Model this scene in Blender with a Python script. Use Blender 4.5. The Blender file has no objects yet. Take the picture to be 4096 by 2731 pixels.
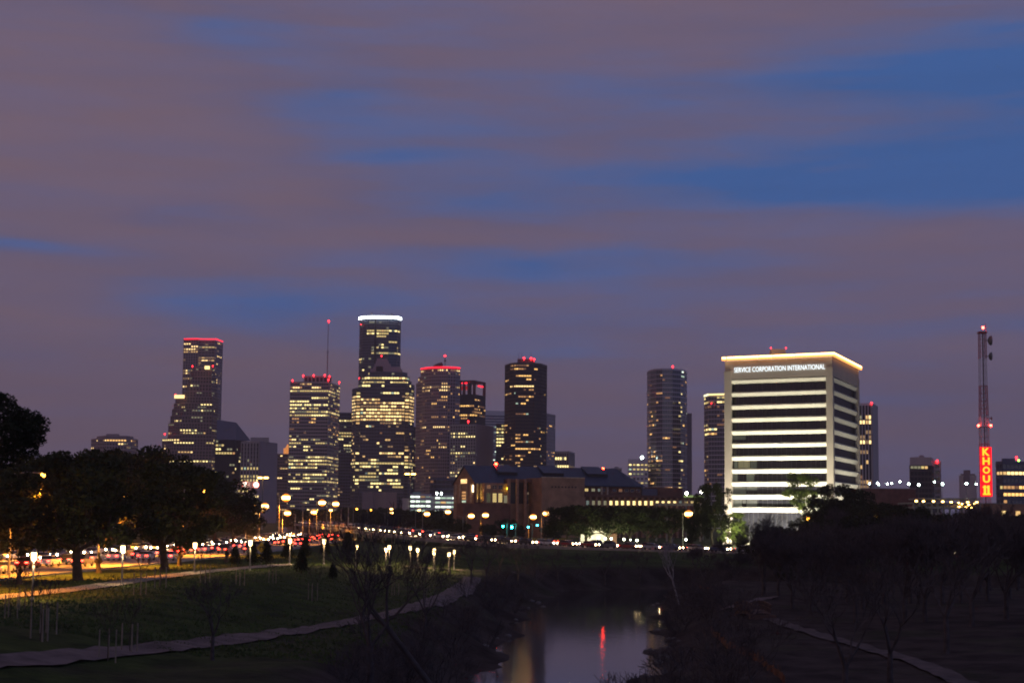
import bpy, math, random
import numpy as np
from mathutils import Vector, Matrix, noise as mnoise

scene = bpy.context.scene
R = math.radians
# ------------------------------------------------------------------ camera
F, CX, CY = 6827.0, 2048.0, 1365.5          # focal length and centre, in pixels of the 4096 wide photograph
PITCH, ROLL, CAMZ = math.atan((2072 - CY) / F), 0.009, 7.0
cam = bpy.data.cameras.new("camera"); camo = bpy.data.objects.new("camera", cam)
scene.collection.objects.link(camo); scene.camera = camo
cam.lens = 60; cam.sensor_width = 36; cam.sensor_fit = 'HORIZONTAL'
cam.clip_start = 0.5; cam.clip_end = 30000
CM = Matrix.Rotation(math.pi / 2 + PITCH, 4, 'X') @ Matrix.Rotation(ROLL, 4, 'Z')
camo.matrix_world = Matrix.Translation((0, 0, CAMZ)) @ CM
scene.view_settings.view_transform = 'Standard'; scene.view_settings.look = 'None'
scene.view_settings.exposure = 0.0; scene.view_settings.gamma = 1.0
scene.cycles.use_denoising = True
scene.cycles.filter_width = 1.9
scene.cycles.max_bounces = 5; scene.cycles.diffuse_bounces = 2
scene.cycles.sample_clamp_indirect = 2.0
# ------------------------------------------------------------------ world: dusk sky with lit-up cloud
world = bpy.data.worlds.new("World"); scene.world = world; world.use_nodes = True
SUN_EL, SUN_ROT = R(-5), R(180)
def az_el(px, py):
    d = CM.to_3x3() @ Vector(((px - CX) / F, -(py - CY) / F, -1)); d.normalize()
    return math.atan2(d.x, d.y), math.asin(d.z)
def build_world():
    nt = world.node_tree; N = nt.nodes; L = nt.links; N.clear()
    def m(op, a, b=None, c=None):
        n = N.new('ShaderNodeMath'); n.operation = op
        for i, v in enumerate((a, b, c)):
            if v is None: continue
            if isinstance(v, (int, float)): n.inputs[i].default_value = v
            else: L.new(v, n.inputs[i])
        return n.outputs[0]
    out = N.new('ShaderNodeOutputWorld'); tc = N.new('ShaderNodeTexCoord'); sp = N.new('ShaderNodeSeparateXYZ')
    L.new(tc.outputs['Generated'], sp.inputs[0])
    x, y, z = sp.outputs
    az = m('ARCTAN2', x, y); el = m('ARCSINE', z)
    def nz(sa, se, det, off=0.0, rough=.5):
        cb = N.new('ShaderNodeCombineXYZ'); L.new(m('MULTIPLY', az, sa), cb.inputs[0]); L.new(m('MULTIPLY', el, se), cb.inputs[1]); cb.inputs[2].default_value = off
        n = N.new('ShaderNodeTexNoise'); n.inputs['Scale'].default_value = 1; n.inputs['Detail'].default_value = det; n.inputs['Roughness'].default_value = rough
        L.new(cb.outputs[0], n.inputs['Vector']); return n.outputs[0]
    n1 = nz(7, 30, 3, 2.0); n2 = nz(5, 22, 2, 7.3)
    azd = m('ADD', az, m('MULTIPLY', m('SUBTRACT', n1, .5), .11))
    # streaks sag a little to the right, as the cloud bands do
    eld = m('ADD', el, m('MULTIPLY', m('SUBTRACT', n2, .5), .035))
    s = None
    gaps = [(590, 68, 120, 42, .62), (820, 250, 150, 60, .42), (2300, 130, 300, 60, .5), (2400, 290, 260, 110, .62), (1900, 200, 380, 26, .22), (1620, 190, 420, 26, .32),
            (2080, 425, 430, 44, .62), (1560, 425, 340, 34, .5), (1750, 320, 420, 50, .3), (1150, 300, 420, 60, .2), (1060, 492, 190, 26, .62), (920, 362, 150, 20, .5), (20, 572, 130, 18, .55),
            (540, 690, 220, 34, .5), (1320, 610, 300, 30, .5), (1130, 590, 190, 18, .4), (600, 610, 220, 26, .25), (2150, 330, 330, 40, .35),
            (900, 735, 340, 34, .36), (180, 28, 150, 26, .3), (1500, 575, 200, 20, .3), (1200, 780, 360, 34, .25), (420, 490, 110, 16, .3), (2100, 760, 330, 14, .3)]
    for (px, py, rx, ry, a) in gaps:
        A, E = az_el(px * 1.7415, py * 1.7415); k = 1.7415 / F
        u = m('MULTIPLY', m('SUBTRACT', azd, A), 1 / (rx * k)); v = m('MULTIPLY', m('SUBTRACT', eld, E), 1 / (ry * k))
        q = m('ADD', m('MULTIPLY', u, u), m('MULTIPLY', v, v))
        g = m('MULTIPLY', m('POWER', 2.718, m('MULTIPLY', q, -.45)), a * .72)
        s = g if s is None else m('ADD', s, g)
    n3 = nz(7, 75, 6, 11.0, .6); n4 = nz(3.2, 19, 4, 15.0); n5 = nz(5, 34, 5, 21.0, .6)
    s = m('MULTIPLY', s, m('ADD', .35, m('MULTIPLY', n5, 1.25)))
    s = m('ADD', s, m('MULTIPLY', m('SUBTRACT', n5, .5), .7))
    s = m('ADD', s, m('MULTIPLY', m('SUBTRACT', n3, .5), .55))
    s = m('ADD', s, m('MULTIPLY', m('SUBTRACT', n4, .5), .5))
    s = m('ADD', s, m('MULTIPLY', az, .22))
    cl = N.new('ShaderNodeClamp'); L.new(m('ADD', s, .26), cl.inputs[0])
    ramp = N.new('ShaderNodeValToRGB'); cr = ramp.color_ramp
    cr.elements[0].position = 0; cr.elements[0].color = (.158, .107, .140, 1)
    cr.elements[1].position = 1; cr.elements[1].color = (.040, .098, .270, 1)
    e = cr.elements.new(.35); e.color = (.118, .098, .165, 1)
    e = cr.elements.new(.68); e.color = (.076, .103, .235, 1)
    L.new(cl.outputs[0], ramp.inputs[0])
    # lower sky a little duller
    hz = N.new('ShaderNodeMapRange'); L.new(el, hz.inputs[0]); hz.inputs[1].default_value = -.01; hz.inputs[2].default_value = .12; hz.inputs[3].default_value = .80; hz.inputs[4].default_value = 1.0
    mx = N.new('ShaderNodeMix'); mx.data_type = 'RGBA'; mx.blend_type = 'MULTIPLY'; mx.inputs[0].default_value = 1
    L.new(ramp.outputs[0], mx.inputs[6]); cb = N.new('ShaderNodeCombineColor'); [L.new(hz.outputs[0], cb.inputs[i]) for i in range(3)]
    L.new(cb.outputs[0], mx.inputs[7])
    mv = N.new('ShaderNodeVectorMath'); mv.operation = 'SCALE'; L.new(mx.outputs[2], mv.inputs[0]); L.new(m('ADD', .80, m('ADD', m('MULTIPLY', n3, .24), m('MULTIPLY', n4, .16))), mv.inputs['Scale'])
    b1 = N.new('ShaderNodeBackground'); b1.inputs[1].default_value = 1.20; L.new(mv.outputs[0], b1.inputs[0])
    sky = N.new('ShaderNodeTexSky'); sky.sky_type = 'NISHITA'; sky.sun_disc = False
    sky.sun_elevation = SUN_EL; sky.sun_rotation = SUN_ROT
    b2 = N.new('ShaderNodeBackground'); b2.inputs[1].default_value = .1; L.new(sky.outputs[0], b2.inputs[0])
    ad = N.new('ShaderNodeAddShader'); L.new(b1.outputs[0], ad.inputs[0]); L.new(b2.outputs[0], ad.inputs[1]); L.new(ad.outputs[0], out.inputs[0])
build_world()
sl = bpy.data.lights.new("afterglow", 'SUN'); sl.energy = .03; sl.angle = R(20); sl.color = (1, .72, .62)
so = bpy.data.objects.new("afterglow", sl); scene.collection.objects.link(so); so.rotation_euler = (R(82), 0, R(10))

# ------------------------------------------------------------------ helpers
rng = random.Random(11)
C = scene.collection
def ray(px, py):
    return CM.to_3x3() @ Vector(((px - CX) / F, -(py - CY) / F, -1))
def at(px, py, Y):
    d = ray(px, py); t = Y / d.y
    return Vector((d.x * t, Y, CAMZ + d.z * t))
def pix(p):
    v = CM.to_3x3().inverted() @ (Vector(p) - Vector((0, 0, CAMZ)))
    return CX + v.x / -v.z * F, CY - v.y / -v.z * F

MATS = {}
def mat(name, col, rough=.7, var=.25, scale=1.0, metal=0.0, bump=0.0, col2=None, spec=.4, coord='Object', detail=4):
    if name in MATS: return MATS[name]
    mt = bpy.data.materials.new(name); mt.use_nodes = True; N = mt.node_tree.nodes; L = mt.node_tree.links
    b = N['Principled BSDF']; b.inputs['Roughness'].default_value = rough; b.inputs['Metallic'].default_value = metal
    b.inputs['Specular IOR Level'].default_value = spec
    tc = N.new('ShaderNodeTexCoord'); nz = N.new('ShaderNodeTexNoise'); nz.inputs['Scale'].default_value = scale; nz.inputs['Detail'].default_value = detail
    L.new(tc.outputs[coord], nz.inputs['Vector'])
    rp = N.new('ShaderNodeValToRGB'); c2 = col2 or tuple(c * (1 - var) for c in col)
    c1 = col if col2 else tuple(c * (1 + var) for c in col)
    rp.color_ramp.elements[0].position = .35; rp.color_ramp.elements[1].position = .65
    rp.color_ramp.elements[0].color = (*c2, 1); rp.color_ramp.elements[1].color = (*c1, 1)
    L.new(nz.outputs[0], rp.inputs[0]); L.new(rp.outputs[0], b.inputs['Base Color'])
    if bump:
        bp = N.new('ShaderNodeBump'); bp.inputs['Strength'].default_value = bump; bp.inputs['Distance'].default_value = .1
        n2 = N.new('ShaderNodeTexNoise'); n2.inputs['Scale'].default_value = scale * 6; n2.inputs['Detail'].default_value = 5
        L.new(tc.outputs[coord], n2.inputs['Vector']); L.new(n2.outputs[0], bp.inputs['Height']); L.new(bp.outputs[0], b.inputs['Normal'])
    MATS[name] = mt; return mt
def emat(name, col, strength, sample=False, var=0.0, scale=.5):
    if name in MATS: return MATS[name]
    mt = bpy.data.materials.new(name); mt.use_nodes = True; N = mt.node_tree.nodes; L = mt.node_tree.links
    b = N['Principled BSDF']; b.inputs['Base Color'].default_value = (.05, .05, .05, 1); b.inputs['Emission Color'].default_value = (*col, 1)
    b.inputs['Emission Strength'].default_value = strength
    if var:
        tc = N.new('ShaderNodeTexCoord'); nz = N.new('ShaderNodeTexNoise'); nz.inputs['Scale'].default_value = scale
        gm = N.new('ShaderNodeNewGeometry'); L.new(gm.outputs['Position'], nz.inputs['Vector'])
        mr = N.new('ShaderNodeMapRange'); mr.inputs[1].default_value = .3; mr.inputs[2].default_value = .7
        mr.inputs[3].default_value = strength * (1 - var); mr.inputs[4].default_value = strength * (1 + var)
        L.new(nz.outputs[0], mr.inputs[0]); L.new(mr.outputs[0], b.inputs['Emission Strength'])
    mt.cycles.emission_sampling = 'AUTO' if sample else 'NONE'
    MATS[name] = mt; return mt

def tag(o, label=None, cat=None, group=None, kind=None):
    if label: o['label'] = label
    if cat: o['category'] = cat
    if group: o['group'] = group
    if kind: o['kind'] = kind
    return o
def empty(name, loc, label, cat, group=None, rz=0.0):
    o = bpy.data.objects.new(name, None); C.objects.link(o); o.location = loc; o.rotation_euler = (0, 0, rz)
    o.empty_display_size = .5
    return tag(o, label, cat, group)
def copy_tree(o, parent=None):
    c = o.copy(); C.objects.link(c)
    if parent: c.parent = parent
    for ch in list(o.children): copy_tree(ch, c)
    return c
class MB:
    def __init__(s): s.v = []; s.f = []; s.m = []
    def face(s, pts, mi=0):
        n = len(s.v); s.v += [tuple(p) for p in pts]; s.f.append(tuple(range(n, n + len(pts)))); s.m.append(mi)
    def box(s, x0, x1, y0, y1, z0, z1, mi=0):
        s.prism([(x0, y0), (x1, y0), (x1, y1), (x0, y1)], z0, z1, mi)
    def prism(s, pts, z0, z1, mi=0, top=None):
        n = len(s.v); k = len(pts); tp = top or pts
        s.v += [(x, y, z0) for x, y in pts] + [(x, y, z1) for x, y in tp]
        for i in range(k):
            j = (i + 1) % k; s.f.append((n + i, n + j, n + k + j, n + k + i)); s.m.append(mi)
        s.f.append(tuple(n + k + i for i in range(k))); s.m.append(mi)
        s.f.append(tuple(n + i for i in reversed(range(k)))); s.m.append(mi)
    def bar(s, a, b, w, h=None, mi=0):
        a, b = Vector(a), Vector(b); h = h or w; d = (b - a)
        if d.length < 1e-6: return
        d.normalize(); u = d.cross(Vector((0, 0, 1)))
        if u.length < 1e-3: u = Vector((1, 0, 0))
        u.normalize(); v = d.cross(u).normalized(); u = u * w / 2; v = v * h / 2; n = len(s.v)
        for c in (a, b):
            s.v += [tuple(c - u - v), tuple(c + u - v), tuple(c + u + v), tuple(c - u + v)]
        for q in ((0, 1, 5, 4), (1, 2, 6, 5), (2, 3, 7, 6), (3, 0, 4, 7), (3, 2, 1, 0), (4, 5, 6, 7)):
            s.f.append(tuple(n + i for i in q)); s.m.append(mi)
    def tube(s, pts, rads, k=6, mi=0, cap=True):
        pts = [Vector(p) for p in pts]; n0 = len(s.v); ref = None
        for i, p in enumerate(pts):
            d = (pts[min(i + 1, len(pts) - 1)] - pts[max(i - 1, 0)]).normalized()
            if ref is None: ref = Vector((0, 0, 1)) if abs(d.z) < .9 else Vector((1, 0, 0))
            u = d.cross(ref).normalized(); w = d.cross(u)
            for j in range(k):
                a = 2 * math.pi * j / k; q = p + (u * math.cos(a) + w * math.sin(a)) * rads[i]; s.v.append(tuple(q))
        for i in range(len(pts) - 1):
            for j in range(k):
                j2 = (j + 1) % k; a = n0 + i * k
                s.f.append((a + j, a + j2, a + k + j2, a + k + j)); s.m.append(mi)
        if cap:
            s.f.append(tuple(n0 + j for j in reversed(range(k)))); s.m.append(mi)
            s.f.append(tuple(n0 + (len(pts) - 1) * k + j for j in range(k))); s.m.append(mi)
    def sphere(s, c, r, seg=8, rings=6, sz=1.0, mi=0):
        n0 = len(s.v); cx, cy, cz = c
        for i in range(rings + 1):
            t = math.pi * i / rings
            for j in range(seg):
                a = 2 * math.pi * j / seg; s.v.append((cx + r * math.sin(t) * math.cos(a), cy + r * math.sin(t) * math.sin(a), cz - r * sz * math.cos(t)))
        for i in range(rings):
            for j in range(seg):
                j2 = (j + 1) % seg; a = n0 + i * seg
                s.f.append((a + j, a + j2, a + seg + j2, a + seg + j)); s.m.append(mi)
    def mesh(s, name, mats):
        me = bpy.data.meshes.new(name); me.from_pydata(s.v, [], s.f)
        for m_ in (mats if isinstance(mats, (list, tuple)) else [mats]): me.materials.append(m_)
        if any(s.m): me.polygons.foreach_set('material_index', s.m)
        me.update(); return me
    def build(s, name, mats, parent=None, smooth=False, loc=None):
        me = s.mesh(name, mats)
        if smooth: me.polygons.foreach_set('use_smooth', [True] * len(me.polygons))
        o = bpy.data.objects.new(name, me); C.objects.link(o)
        if parent: o.parent = parent
        if loc: o.location = loc
        return o
def part(name, me, parent, loc=(0, 0, 0)):
    o = bpy.data.objects.new(name, me); C.objects.link(o); o.parent = parent; o.location = loc; return o

# ------------------------------------------------------------------ terrain
CH = [(-8, 20, 4.5), (0, 95, 5.2), (4, 135, 6.2), (8, 182, 7.9), (13.5, 270, 10.0), (20, 308, 10), (36, 322, 9), (75, 300, 8), (150, 250, 8), (300, 170, 8)]
CHP = []
for i in range(len(CH) - 1):
    for k in range(12):
        t = k / 12; CHP.append(tuple(CH[i][j] * (1 - t) + CH[i + 1][j] * t for j in range(3)))
CHP = np.array(CHP)
def sm(t): t = np.clip(t, 0, 1); return t * t * (3 - 2 * t)
def height_np(X, Y, rough=True):
    X = np.asarray(X, float); Y = np.asarray(Y, float)
    best = np.full(X.shape, 1e9); sgn = np.ones(X.shape)
    for i in range(len(CHP) - 1):
        a, b = CHP[i], CHP[i + 1]; dx, dy = b[0] - a[0], b[1] - a[1]; l2 = dx * dx + dy * dy
        t = np.clip(((X - a[0]) * dx + (Y - a[1]) * dy) / l2, 0, 1)
        qx, qy = X - a[0] - t * dx, Y - a[1] - t * dy
        d = np.sqrt(qx * qx + qy * qy) - (a[2] * (1 - t) + b[2] * t)
        sd = dx * qy - dy * qx
        k = d < best; best = np.where(k, d, best); sgn = np.where(k, np.where(sd > 0, 1, -1), sgn)
    d = best + 1.3 * np.sin(X * .31 + Y * .17) * np.clip(1 - abs(best) / 12, 0, 1) + .6 * np.sin(Y * .43 - X * .2) * np.clip(1 - abs(best) / 12, 0, 1)
    zl = -7.2 + 1.2 * sm((d + 3) / 3) + 4.0 * sm(d / 9.0) + 2.0 * sm((d - 13) / 17)
    zr = -7.2 + 1.2 * sm((d + 3) / 3) + 2.6 * sm(d / 9.0) + .9 * sm((d - 12) / 40) + 2.5 * sm((d - 45) / 60)
    z = np.where(sgn > 0, zl, zr)
    if rough:
        z = z + (.10 * np.sin(X * .9 + 1.3 * np.sin(Y * .31)) * np.sin(Y * .7 + X * .23) + .05 * np.sin(X * 2.3 + Y * 1.1)) * np.clip((d) / 4, 0, 1) * np.clip(1 - (d - 26) / 10, .15, 1)
    return z
def hgt(x, y): return float(height_np(np.array([x]), np.array([y]))[0])
def gnd(px, py):
    d = ray(px, py); T = np.arange(60, 1500, 1.0); X = d.x / d.y * T; Z = CAMZ + d.z / d.y * T
    H = height_np(X, T); k = np.nonzero(Z < H)[0]
    if len(k) == 0: return Vector((d.x / d.y * 1400, 1400, 0))
    i = int(k[0])
    if i == 0: return Vector((X[0], T[0], H[0]))
    a = (Z[i - 1] - H[i - 1]); b = (H[i] - Z[i]); t = T[i - 1] + a / (a + b + 1e-9); x = d.x / d.y * t
    return Vector((x, t, hgt(x, t)))
def axis(lo, hi, step, outs):
    return np.concatenate([np.array(outs[0]), np.arange(lo, hi + step, step), np.array(outs[1])])
def sheet(name, xs, ys, m_):
    X, Y = np.meshgrid(xs, ys); Z = height_np(X, Y)
    v = np.stack([X.ravel(), Y.ravel(), Z.ravel()], 1); nx, ny = len(xs), len(ys)
    I = np.arange(nx * ny).reshape(ny, nx)
    f = np.stack([I[:-1, :-1].ravel(), I[:-1, 1:].ravel(), I[1:, 1:].ravel(), I[1:, :-1].ravel()], 1)
    me = bpy.data.meshes.new(name); me.from_pydata(v.tolist(), [], f.tolist()); me.materials.append(m_)
    me.polygons.foreach_set('use_smooth', [True] * len(me.polygons)); o = bpy.data.objects.new(name, me); C.objects.link(o); return tag(o, kind='structure')
xs = axis(-75, 110, 1.25, ([-5000, -2500, -1200, -600, -350, -220, -150, -115, -95], [120, 135, 160, 200, 260, 350, 600, 1200, 2500, 5000]))
ys = axis(60, 345, 1.5, ([-400, -100, 0, 30, 45, 54], [355, 370, 390, 420, 470, 560, 700, 1000, 2000, 3500, 5000]))
def ground_mat():
    mt = bpy.data.materials.new('grass_ground'); mt.use_nodes = True; N = mt.node_tree.nodes; L = mt.node_tree.links; b = N['Principled BSDF']
    b.inputs['Roughness'].default_value = .95; b.inputs['Specular IOR Level'].default_value = .1
    gm = N.new('ShaderNodeNewGeometry'); sp = N.new('ShaderNodeSeparateXYZ'); L.new(gm.outputs['Position'], sp.inputs[0])
    def nz(sc, det, mixs=None):
        n = N.new('ShaderNodeTexNoise'); n.inputs['Scale'].default_value = sc; n.inputs['Detail'].default_value = det; L.new(gm.outputs['Position'], n.inputs['Vector']); return n.outputs[0]
    r1 = N.new('ShaderNodeValToRGB'); L.new(nz(.35, 8), r1.inputs[0])
    r1.color_ramp.elements[0].position = .35; r1.color_ramp.elements[0].color = (.016, .028, .006, 1)
    r1.color_ramp.elements[1].position = .68; r1.color_ramp.elements[1].color = (.05, .076, .016, 1)
    r2 = N.new('ShaderNodeValToRGB'); L.new(nz(.25, 8), r2.inputs[0])
    r2.color_ramp.elements[0].position = .35; r2.color_ramp.elements[0].color = (.020, .0145, .012, 1)
    r2.color_ramp.elements[1].position = .66; r2.color_ramp.elements[1].color = (.060, .046, .040, 1)
    # grass above, bare dry earth on the banks and to the right of the water
    h = N.new('ShaderNodeMapRange'); L.new(sp.outputs[2], h.inputs[0]); h.inputs[1].default_value = -1.7; h.inputs[2].default_value = -2.6
    ad = N.new('ShaderNodeMath'); ad.operation = 'ADD'; L.new(h.outputs[0], ad.inputs[0])
    q = N.new('ShaderNodeMapRange'); L.new(nz(.12, 4), q.inputs[0]); q.inputs[1].default_value = .3; q.inputs[2].default_value = .7; q.inputs[3].default_value = -.3; q.inputs[4].default_value = .3
    L.new(q.outputs[0], ad.inputs[1]); cl = N.new('ShaderNodeClamp'); L.new(ad.outputs[0], cl.inputs[0])
    mx = N.new('ShaderNodeMix'); mx.data_type = 'RGBA'; L.new(cl.outputs[0], mx.inputs[0]); L.new(r1.outputs[0], mx.inputs[6]); L.new(r2.outputs[0], mx.inputs[7])
    L.new(mx.outputs[2], b.inputs['Base Color'])
    bp = N.new('ShaderNodeBump'); bp.inputs['Strength'].default_value = .8; bp.inputs['Distance'].default_value = .25; L.new(nz(1.6, 8), bp.inputs['Height']); L.new(bp.outputs[0], b.inputs['Normal'])
    return mt
sheet('ground', xs, ys, ground_mat())
# water
wm = bpy.data.materials.new('bayou_water'); wm.use_nodes = True
def wmat():
    N = wm.node_tree.nodes; L = wm.node_tree.links; b = N['Principled BSDF']
    b.inputs['Base Color'].default_value = (.012, .011, .008, 1); b.inputs['Roughness'].default_value = .07; b.inputs['IOR'].default_value = 1.33; b.inputs['Specular IOR Level'].default_value = .5
    gm = N.new('ShaderNodeNewGeometry'); mp = N.new('ShaderNodeMapping'); mp.inputs['Scale'].default_value = (1.2, .5, 1); L.new(gm.outputs['Position'], mp.inputs[0])
    n = N.new('ShaderNodeTexNoise'); n.inputs['Scale'].default_value = 1.1; n.inputs['Detail'].default_value = 3; L.new(mp.outputs[0], n.inputs['Vector'])
    bp = N.new('ShaderNodeBump'); bp.inputs['Strength'].default_value = .15; bp.inputs['Distance'].default_value = .05; L.new(n.outputs[0], bp.inputs['Height']); L.new(bp.outputs[0], b.inputs['Normal'])
wmat()
w = MB(); w.face([(-60, -60, -6), (360, -60, -6), (360, 360, -6), (-60, 360, -6)])
# only the part below the banks shows; it is one level sheet
tag(w.build('water', wm), kind='structure')

def ribbon(name, pts, width, m_, lift=.07, step=1.5, kind='structure', drape=True, mb=None, off=0.0, ease=False):
    """strip along a polyline of (x, y[, z])"""
    P = []
    for i in range(len(pts) - 1):
        a, b = Vector(pts[i][:2]), Vector(pts[i + 1][:2]); n = max(1, int((b - a).length / step))
        za = pts[i][2] if len(pts[i]) > 2 else 0; zb = pts[i + 1][2] if len(pts[i + 1]) > 2 else 0
        for k in range(n): t = k / n; P.append((a.x + (b.x - a.x) * t, a.y + (b.y - a.y) * t, za + (zb - za) * t))
    P.append((pts[-1][0], pts[-1][1], pts[-1][2] if len(pts[-1]) > 2 else 0))
    A = np.array(P)
    for _ in range(8): A[1:-1] = (A[:-2] + 2 * A[1:-1] + A[2:]) / 4
    T = np.gradient(A[:, :2], axis=0); T /= np.linalg.norm(T, axis=1)[:, None] + 1e-9
    Nn = np.stack([T[:, 1], -T[:, 0]], 1)              # right-hand side
    mb_ = mb or MB(); k = 4; rows = []
    for i in range(len(A)):
        row = []
        for j in range(k + 1):
            s_ = off + width * (j / k - .5); x = A[i, 0] + Nn[i, 0] * s_; y = A[i, 1] + Nn[i, 1] * s_
            z = hgt(x, y) + lift if drape else A[i, 2] + lift
            row.append((x, y, z))
        rows.append(row)
    for i in range(len(rows) - 1):
        for j in range(k): mb_.face([rows[i][j], rows[i][j + 1], rows[i + 1][j + 1], rows[i + 1][j]])
    if mb: return A, Nn
    o = mb_.build(name, m_)
    if kind: tag(o, kind=kind)
    return A, Nn
path_m = mat('path_concrete', (.24, .205, .18), .9, .25, .6, bump=.3)
dirt_m = mat('path_dirt', (.12, .092, .085), .95, .35, .5, bump=.5)
asph = mat('asphalt', (.24, .21, .17), .75, .2, .35, bump=.2)
conc = mat('concrete', (.32, .30, .27), .85, .2, .4, bump=.2)
paint = mat('road_paint', (.7, .68, .6), .6, .1, 3)
up = [gnd(*p) for p in ((-500, 2440), (-160, 2412), (0, 2388), (180, 2372), (360, 2350), (560, 2320), (780, 2291), (1000, 2270), (1150, 2257))]
ribbon('path', up, 3.4, path_m, lift=.10)
low = [gnd(*p) for p in ((-400, 2700), (0, 2648), (350, 2625), (700, 2585), (1000, 2550), (1300, 2510), (1500, 2472), (1650, 2430), (1800, 2378), (1870, 2335), (1890, 2308))]
ribbon('path', low, 2.6, dirt_m, lift=.12)
low2 = [gnd(*p) for p in ((1600, 2262), (1700, 2272), (1860, 2280), (2060, 2290))]
ribbon('path', low2, 2.0, dirt_m, lift=.12)
rp_ = [gnd(*p) for p in ((2890, 2440), (2950, 2425), (3000, 2405), (3090, 2388))]
rp2 = [gnd(*p) for p in ((3030, 2452), (3120, 2490), (3250, 2530), (3450, 2590), (3700, 2660), (3900, 2760))]
ribbon('path', rp2, 1.7, mat('worn_dirt', (.075, .058, .054), .95, .4, .6), lift=.12)
ribbon('path', rp_, 1.8, dirt_m, lift=.12)

# Road A: wide parkway at the left
RA = [(-72, 40), (-70, 110), (-68, 178), (-64, 261), (-61, 323), (-60, 400), (-62, 480), (-70, 600), (-92, 800), (-135, 1100)]
A_A, A_N = ribbon('road', RA, 28, asph, lift=.06, step=6)
ribbon('pavement', RA, 2.4, conc, lift=.20, step=6)      # raised median
mk = MB()
for off in (-9.6, -6.0, 6.0, 9.6):
    for i in range(0, len(A_A) - 1, 2):
        a, b = A_A[i], A_A[i + 1]; n = A_N[i]
        pa = [(a[0] + n[0] * (off + e), a[1] + n[1] * (off + e)) for e in (-.07, .07)]; pb = [(b[0] + n[0] * (off + e) - (b[0] - a[0]) * .5, b[1] + n[1] * (off + e) - (b[1] - a[1]) * .5) for e in (-.07, .07)]
        mk.face([(*q, hgt(*q) + .09) for q in (pa[0], pa[1], pb[1], pb[0])])
for off in (-2.0, 2.0, -13.2, 13.2):
    for i in range(0, len(A_A) - 1):
        a, b = A_A[i], A_A[i + 1]; n = A_N[i]; n2 = A_N[i + 1]
        q = [(a[0] + n[0] * (off - .07), a[1] + n[1] * (off - .07)), (a[0] + n[0] * (off + .07), a[1] + n[1] * (off + .07)), (b[0] + n2[0] * (off + .07), b[1] + n2[1] * (off + .07)), (b[0] + n2[0] * (off - .07), b[1] + n2[1] * (off - .07))]
        mk.face([(*p, hgt(*p) + .09) for p in q])
tag(mk.build('road_markings', paint), kind='structure')
kb = MB()
for off in (-14.15, 14.15, -1.35, 1.35):
    for i in range(0, len(A_A) - 1):
        a, b = A_A[i], A_A[i + 1]; n = A_N[i]; n2 = A_N[i + 1]
        p, q = (a[0] + n[0] * off, a[1] + n[1] * off), (b[0] + n2[0] * off, b[1] + n2[1] * off)
        kb.bar((*p, hgt(*p) + .1), (*q, hgt(*q) + .1), .28, .26)
tag(kb.build('kerb', conc), kind='structure')

# Road B: viaduct that comes down and crosses in front of the town
RB = [(-112, 900, 3.6), (-72, 680, 3.4), (-43, 524, 3.0), (-25, 455, 2.3), (-11, 430, 1.4), (3, 415, .7), (37, 383, .12), (52, 370, .05), (110, 335, .02), (220, 300, .02)]
br = empty('road_viaduct', (-43, 524, 0), 'low concrete viaduct with railing carrying the far stream of traffic down to the right', 'bridge')
dk = MB(); B_A, B_N = ribbon('deck', RB, 13, asph, lift=.10, step=5, drape=False, mb=dk)
def rel(mb, root):
    x, y, z = root.location; mb.v = [(a - x, b - y, c - z) for a, b, c in mb.v]; return mb
rel(dk, br).build('deck', asph, br)
SL = {-6.6: MB(), 6.6: MB()}; RLS = {-6.6: MB(), 6.6: MB()}
for i in range(len(B_A) - 1):
    a, b = B_A[i], B_A[i + 1]; n, n2 = B_N[i], B_N[i + 1]
    for off in (-6.6, 6.6):
        sl_, rl = SL[off], RLS[off]
        p = (a[0] + n[0] * off, a[1] + n[1] * off); q = (b[0] + n2[0] * off, b[1] + n2[1] * off)
        th = .9 if a[2] > .8 else max(a[2], .3) + .3
        sl_.bar((*p, a[2] + .2 - th / 2), (*q, b[2] + .2 - th / 2), .35, th)
        if a[1] > 372 and a[1] < 640:
            rl.bar((*p, a[2] + 1.15), (*q, b[2] + 1.15), .1, .1); rl.bar((*p, a[2] + .65), (*q, b[2] + .65), .06, .06)
            for t in (0, .5):
                s_ = (p[0] + (q[0] - p[0]) * t, p[1] + (q[1] - p[1]) * t, a[2] + (b[2] - a[2]) * t); rl.bar((s_[0], s_[1], s_[2] + .1), (s_[0], s_[1], s_[2] + 1.2), .13)
    if a[2] > .9 and i % 3 == 0:
        for off in (-4.5, 4.5):
            x, y = a[0] + n[0] * off, a[1] + n[1] * off; pr = MB(); pr.prism([(x + .5 * math.cos(t * math.pi / 4), y + .5 * math.sin(t * math.pi / 4)) for t in range(8)], -.4, a[2] - .3)
            rel(pr, br).build('pier', conc, br)
for off in SL: rel(SL[off], br).build('edge_beam', conc, br); rel(RLS[off], br).build('railing', mat('rail_metal', (.20, .17, .14), .5, .1, 2), br)
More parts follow.
